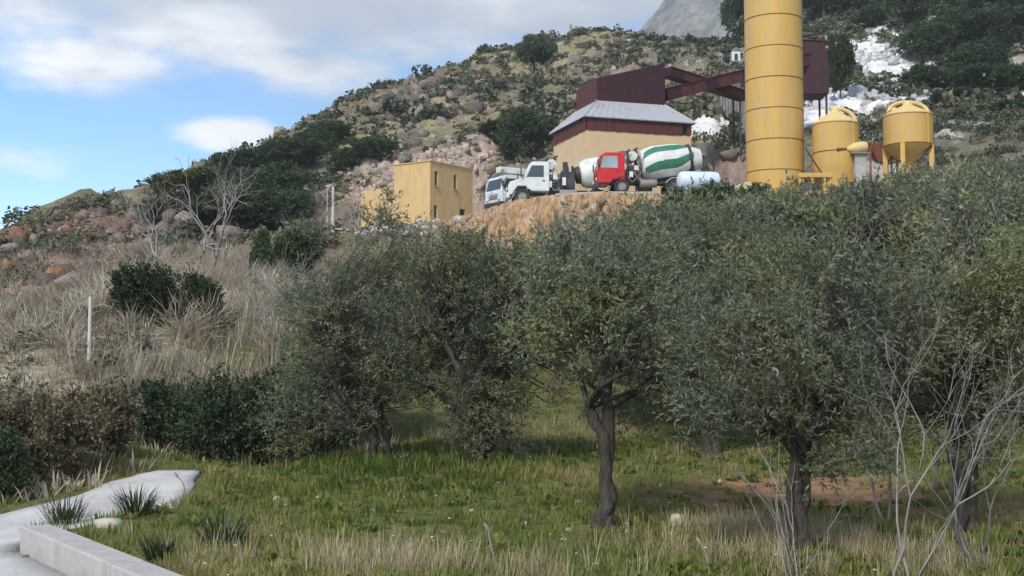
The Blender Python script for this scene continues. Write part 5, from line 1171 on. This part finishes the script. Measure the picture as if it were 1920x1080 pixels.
# daisies
x, y = wedge(190, 10, 24); k = ok_ground(x, y, .3) & (x > -4.5); x, y = x[k], y[k]
fl = []
V, f4, f3 = tuft(rng, 6, .05, .035, .0, 2.2); V = V + np.array([0, 0, .12]); fl.append((V, f4, f3))
scatter('white_flowers', M['flower'], 'tiny white flowers dotted through the grass', fl, np.stack([x, y, H(x, y)], 1), rng.uniform(.4, .8, len(x)), rng.random(len(x)), rng)

# ------------------------------------------------------------------ hillside scrub and rocks
def bush_base(rng, n, L, Wd):
    d = unit(rng.normal(size=(n, 3))); d[:, 2] = np.abs(d[:, 2]) * .9 + .02; r = rng.uniform(.55, 1.0, n)
    lump = 1 + .35 * np.sin(d[:, 0] * 5 + rng.uniform(0, 6)) * np.cos(d[:, 1] * 4 + rng.uniform(0, 6)); Pt = d * (r * lump)[:, None]
    tg_ = unit(np.cross(d, rng.normal(size=d.shape))); return leaf_quads(Pt - tg_ * L * .4, unit(tg_ + d * .25 + rng.normal(size=d.shape) * .3), np.full(n, L) * rng.uniform(.6, 1.4, n), np.full(n, Wd) * rng.uniform(.7, 1.3, n), rng), quads(n), None
rid = np.array([(P(*a).x, P(*a).y) for a in ridge]); rr_px = np.array([a[0] for a in ridge]); rr_D = np.array([a[2] for a in ridge])
def hill_points(n, d0=62, m=.52):
    D = np.sqrt(rng.uniform(d0 ** 2, 250 ** 2, n)); x = rng.uniform(-m, m, n) * D; px = 960 + FPX * x / D; lim = np.interp(px, rr_px, rr_D)
    k = (D < lim + 6) & ok_ground(x, D, .3) & ~((np.abs(x - 8) < 10) & (D < 106) & (D > 78)); k &= (D > 96) | (x < -12) | (x > 30); return x[k], D[k]
bb = [bush_base(rng, 54, .46, .40) for _ in range(10)]
x, y = hill_points(13000); cov = fbm(x * .11, y * .11, 4, 71); q = P(840, 285, 119); rub = np.hypot(x - q.x, y - q.y) < 10
pale = np.zeros(len(x))
for z_ in ((1545, 70, 165, 8), (1650, 100, 155, 11), (1655, 120, 150, 7), (1560, 180, 128, 9), (1620, 190, 124, 9), (1520, 215, 118, 7)):
    q = P(*z_[:3]); pale = np.maximum(pale, np.hypot(x - q.x, y - q.y) < z_[3])
bl_ = np.exp(-(((x + 34 + .35 * (y - 90)) / 14) ** 2)) * (y < 95)
dens = .5 + cov * 1.1; dens = np.where(rub, .12, dens); dens = np.where(x > 30, dens + .6, dens); dens = np.where(pale > 0, .07, dens); dens -= .05 * bl_
leftd = (x < -8) & (y < 60); dens = np.where(leftd, dens * .12, dens)
k = rng.random(len(x)) < dens; x, y = x[k], y[k]
sc = rng.uniform(.45, 1.25, len(x)) * (1 + .5 * (rng.random(len(x)) < .12)); s3 = np.stack([sc * rng.uniform(.8, 1.4, len(x)), sc, sc * rng.uniform(.7, 1.15, len(x))], 1)
nearby = y < 112; tnt = np.clip(.42 + fbm(x * .06, y * .06, 3, 73) * .8 + rng.normal(size=len(x)) * .2, 0, .95); pz = np.stack([x, y, H(x, y) - .1], 1)
scatter('hill_scrub', M['scrub'], 'low grey green scrub scattered over the rocky hillside', bb, pz[~nearby], s3[~nearby], tnt[~nearby], rng)
scatter('bluff_scrub', M['scrub'], 'low brown green scrub on the left bluff and below the quarry', [bush_base(rng, 170, .23, .17) for _ in range(5)], pz[nearby], s3[nearby], np.clip(tnt[nearby] + .16, 0, 1), rng)
# dull scrub on the dry slope
x = rng.uniform(-44, -6, 2600); y = rng.uniform(22, 92, 2600); pxs, _ = proj(x, y, H(x, y)); k = ok_ground(x, y, .5) & (pxs < 600) & (pxs > -300) & (x < -7.5) & (fbm(x * .13, y * .13, 3, 91) > .12); x, y = x[k], y[k]
sc = rng.uniform(.2, .6, len(x)); scatter('slope_scrub', M['scrub'], 'dull brown green scrub dotted over the dry slope', [bush_base(rng, 95, .26, .14) for _ in range(5)], np.stack([x, y, H(x, y) - .05], 1), sc, np.clip(.75 + rng.normal(size=len(x)) * .25, 0, 1), rng)
# twiggy dry bushes on the slope
def twig_base(rng, n, L, Wd):
    d = unit(rng.normal(size=(n, 3)) + np.array([0, 0, .7])); d[:, 2] = np.abs(d[:, 2]); Pt = d * rng.uniform(.1, .55, (n, 1)); return leaf_quads(Pt, unit(d + rng.normal(size=d.shape) * .45), np.full(n, L) * rng.uniform(.6, 1.4, n), np.full(n, Wd), rng), quads(n), None
x = rng.uniform(-40, -5.5, 1500); y = rng.uniform(22, 72, 1500); pxs, pys = proj(x, y, H(x, y)); k = ok_ground(x, y, .6) & (pxs < 600) & (pxs > -250) & (pys > 480) & (fbm(x * .16, y * .16, 3, 95) > -.1); x, y = x[k], y[k]
scatter('dry_bushes', M['beige'], 'leafless grey beige bushes covering the steep slope at left', [twig_base(rng, 110, .6, .022) for _ in range(6)], np.stack([x, y, H(x, y) - .05], 1), rng.uniform(.5, 1.3, len(x)), np.clip(.5 + rng.normal(size=len(x)) * .25, 0, 1), rng)
# grass tufts over the hill
x, y = hill_points(9000); k = (fbm(x * .12, y * .12, 4, 41) > -.05); x, y = x[k], y[k]
ht = [tuft(rng, 9, .5, .09, .45, .8) for _ in range(4)]
scatter('hill_grass', M['drygrass'], 'dry grass tufts between the hillside rocks', ht, np.stack([x, y, H(x, y) - .05], 1), rng.uniform(.5, 1.4, len(x)), rng.uniform(0, .7, len(x)), rng)
# rocks
def rocks(name, x, y, s, base_cols, label, z=None):
    V_, F_, C_ = [], [], []; off = 0; z = H(x, y) if z is None else z; an = np.stack([rng.uniform(.8, 1.7, len(x)), rng.uniform(.7, 1.2, len(x)), rng.uniform(.55, 1.35, len(x))], 1); wch = rng.integers(12, size=len(x))
    for b in range(12):
        m = np.where(wch == b)[0]; V, F = rb[b]; a = rng.uniform(0, 6.28, len(m)); t = rng.normal(size=len(m)) * .6; c, q = np.cos(a)[:, None], np.sin(a)[:, None]
        Vx = V[None] * s[m][:, None, None] * an[m][:, None]; yy = Vx[..., 1] * np.cos(t)[:, None] - Vx[..., 2] * np.sin(t)[:, None]; zz_ = Vx[..., 1] * np.sin(t)[:, None] + Vx[..., 2] * np.cos(t)[:, None]
        W_ = np.stack([Vx[..., 0] * c - yy * q, Vx[..., 0] * q + yy * c, zz_], -1) + np.stack([x[m], y[m], z[m] - s[m] * .1], 1)[:, None]
        V_.append(W_.reshape(-1, 3)); F_.append((F[None] + off + np.arange(len(m))[:, None, None] * len(V)).reshape(-1, 3)); off += len(m) * len(V)
        C_.append(np.repeat(base_cols[m], len(V), 0))
    tag(np_mesh(name, np.concatenate(V_), np.concatenate(F_), M['rock'], col=np.concatenate(C_)), label, kind='stuff')
def pick(n, cols): c = np.array(cols)[rng.integers(len(cols), size=n)]; return c * rng.uniform(.75, 1.25, (n, 1))
x, y = hill_points(11000); k = fbm(x * .09, y * .09, 4, 81) > -.12; x, y = x[k], y[k]; k = ~((x > 28)); x, y = x[k], y[k]
rocks('hill_rocks', x, y, rng.uniform(.25, 1.0, len(x)) ** 2.2 * 1.0 + .14, pick(len(x), [(.25, .225, .19), (.21, .18, .155), (.32, .295, .25), (.22, .18, .15)]), 'weathered brown rocks breaking through the hillside scrub')
# crags under the crest: ledges that follow the slope, then loose blocks
cx_, cy_ = [], []
for line, per in (([(640, 222), (720, 200), (800, 184), (880, 170)], 4.2), ([(640, 246), (760, 222), (900, 200)], 4.2), ([(700, 186), (790, 164), (870, 146)], 3.5), ([(930, 158), (1010, 140)], 2.5), ([(560, 262), (640, 232)], 3.5),
                  ([(-60, 525), (0, 505), (80, 475), (170, 445), (260, 425)], 9), ([(-60, 570), (0, 550), (100, 520), (200, 490), (280, 470)], 9), ([(0, 480), (60, 455), (120, 430), (200, 402)], 8), ([(0, 580), (80, 560), (180, 520)], 7), ([(1080, 120), (1170, 105)], 2)):
    g = [G(*p) for p in line]
    for a, b in zip(g[:-1], g[1:]):
        n = int((b - a).length * per); t = rng.random(n); cx_.append(a.x + (b.x - a.x) * t + rng.normal(size=n) * .7); cy_.append(a.y + (b.y - a.y) * t + rng.normal(size=n) * .8)
for (px, py, D, rx2, n) in ((740, 195, 172, 13, 60), (860, 185, 172, 13, 60), (680, 225, 160, 10, 50), (900, 150, 188, 12, 30), (60, 480, 82, 10, 110), (140, 460, 86, 10, 120), (220, 430, 92, 9, 90), (0, 520, 74, 9, 80), (260, 470, 90, 6, 30), (1150, 90, 224, 12, 30)):
    q = P(px, py, D); cx_.append(q.x + rng.normal(size=n) * rx2 * .5); cy_.append(q.y + rng.normal(size=n) * rx2 * .45)
x = np.concatenate(cx_); y = np.concatenate(cy_)
left = x < -18
cols = np.where(left[:, None], pick(len(x), [(.20, .135, .105), (.165, .115, .09), (.15, .115, .095), (.31, .17, .10), (.23, .18, .145)]), pick(len(x), [(.185, .15, .125), (.15, .12, .105), (.24, .195, .165)]))
rocks('crag_rocks', x, y, (.3 + rng.random(len(x)) ** 2.5 * 1.3) * np.where(left, np.where(y < 76, .4, .58), 1.0), cols, 'dark reddish crags under the crest and on the left bluff')
# pale spoil below the house
q = P(700, 455, 96); n = 260; x = q.x + rng.normal(size=n) * 3.6; y = q.y + rng.normal(size=n) * 1.6; k = ok_ground(x, y, .4); x, y = x[k], y[k]
rocks('pale_spoil', x, y, .12 + rng.random(len(x)) ** 2 * .6, pick(len(x), [(.5, .48, .45), (.42, .39, .35), (.58, .57, .55)]), 'pale spoil and broken blocks on the bank below the ochre house')
# stones in and under the cut bank
ji = rng.integers(1, rows - 3, 420); ii = rng.integers(0, BV.shape[1], 420); pb = BV[ji, ii]; pf = BV[0, rng.integers(0, BV.shape[1], 380)] + np.c_[rng.normal(size=(380, 2)) * np.array([.5, .5]) - np.array([0, .5]), np.zeros(380)]
pz_ = np.concatenate([pb, np.c_[pf[:, :2], H(pf[:, 0], pf[:, 1])]]); rocks('bank_stones', pz_[:, 0], pz_[:, 1], .05 + rng.random(800) ** 3 * .42, pick(800, [(.42, .29, .18), (.36, .25, .16), (.45, .38, .29), (.28, .2, .14)]), 'stones sticking out of the ochre cut and fallen to its foot', z=pz_[:, 2])
# rubble behind the house
q = P(845, 287, 119); n = 620; x = q.x + rng.normal(size=n) * 5.5; y = q.y + rng.normal(size=n) * 4; k = ok_ground(x, y, .5); x, y = x[k], y[k]
rocks('rubble', x, y, rng.uniform(.15, .75, len(x)), pick(len(x), [(.42, .33, .27), (.36, .28, .24), (.46, .38, .32)]), 'pinkish rubble on the cut slope behind the ochre house')
# pale quarry blocks
cx_, cy_ = [], []
for (px, py, D, rx2, n) in ((1640, 90, 158, 9, 260), (1560, 185, 127, 7, 180), (1700, 150, 138, 8, 130), (1640, 200, 122, 7, 170), (1780, 210, 120, 9, 70), (1850, 170, 132, 10, 60), (1560, 80, 160, 6, 60)):
    q = P(px, py, D); cx_.append(q.x + rng.normal(size=n) * rx2 * .5); cy_.append(q.y + rng.normal(size=n) * rx2 * .4)
x = np.concatenate(cx_); y = np.concatenate(cy_); k = ok_ground(x, y, .5); x, y = x[k], y[k]
rocks('quarry_rocks', x, y, (.18 + rng.random(len(x)) ** 2.5 * 1.0), pick(len(x), [(.55, .55, .55), (.62, .61, .6), (.45, .46, .47)]), 'pale broken limestone on the quarry slope at upper right')

# ------------------------------------------------------------------ haze
HAZE = 0.00035
hm, t, n, l = nodes('haze_air'); o = n.new('ShaderNodeOutputMaterial'); v = n.new('ShaderNodeVolumePrincipled'); v.inputs['Color'].default_value = (.86, .90, .95, 1); v.inputs['Density'].default_value = HAZE; v.inputs['Anisotropy'].default_value = .2; l.new(v.outputs[0], o.inputs['Volume'])
if HAZE: tag(MB().box((350, 900, 370), (1300, 2100, 780)).build('haze', hm), 'thin pale air haze over the hillside', kind='stuff')
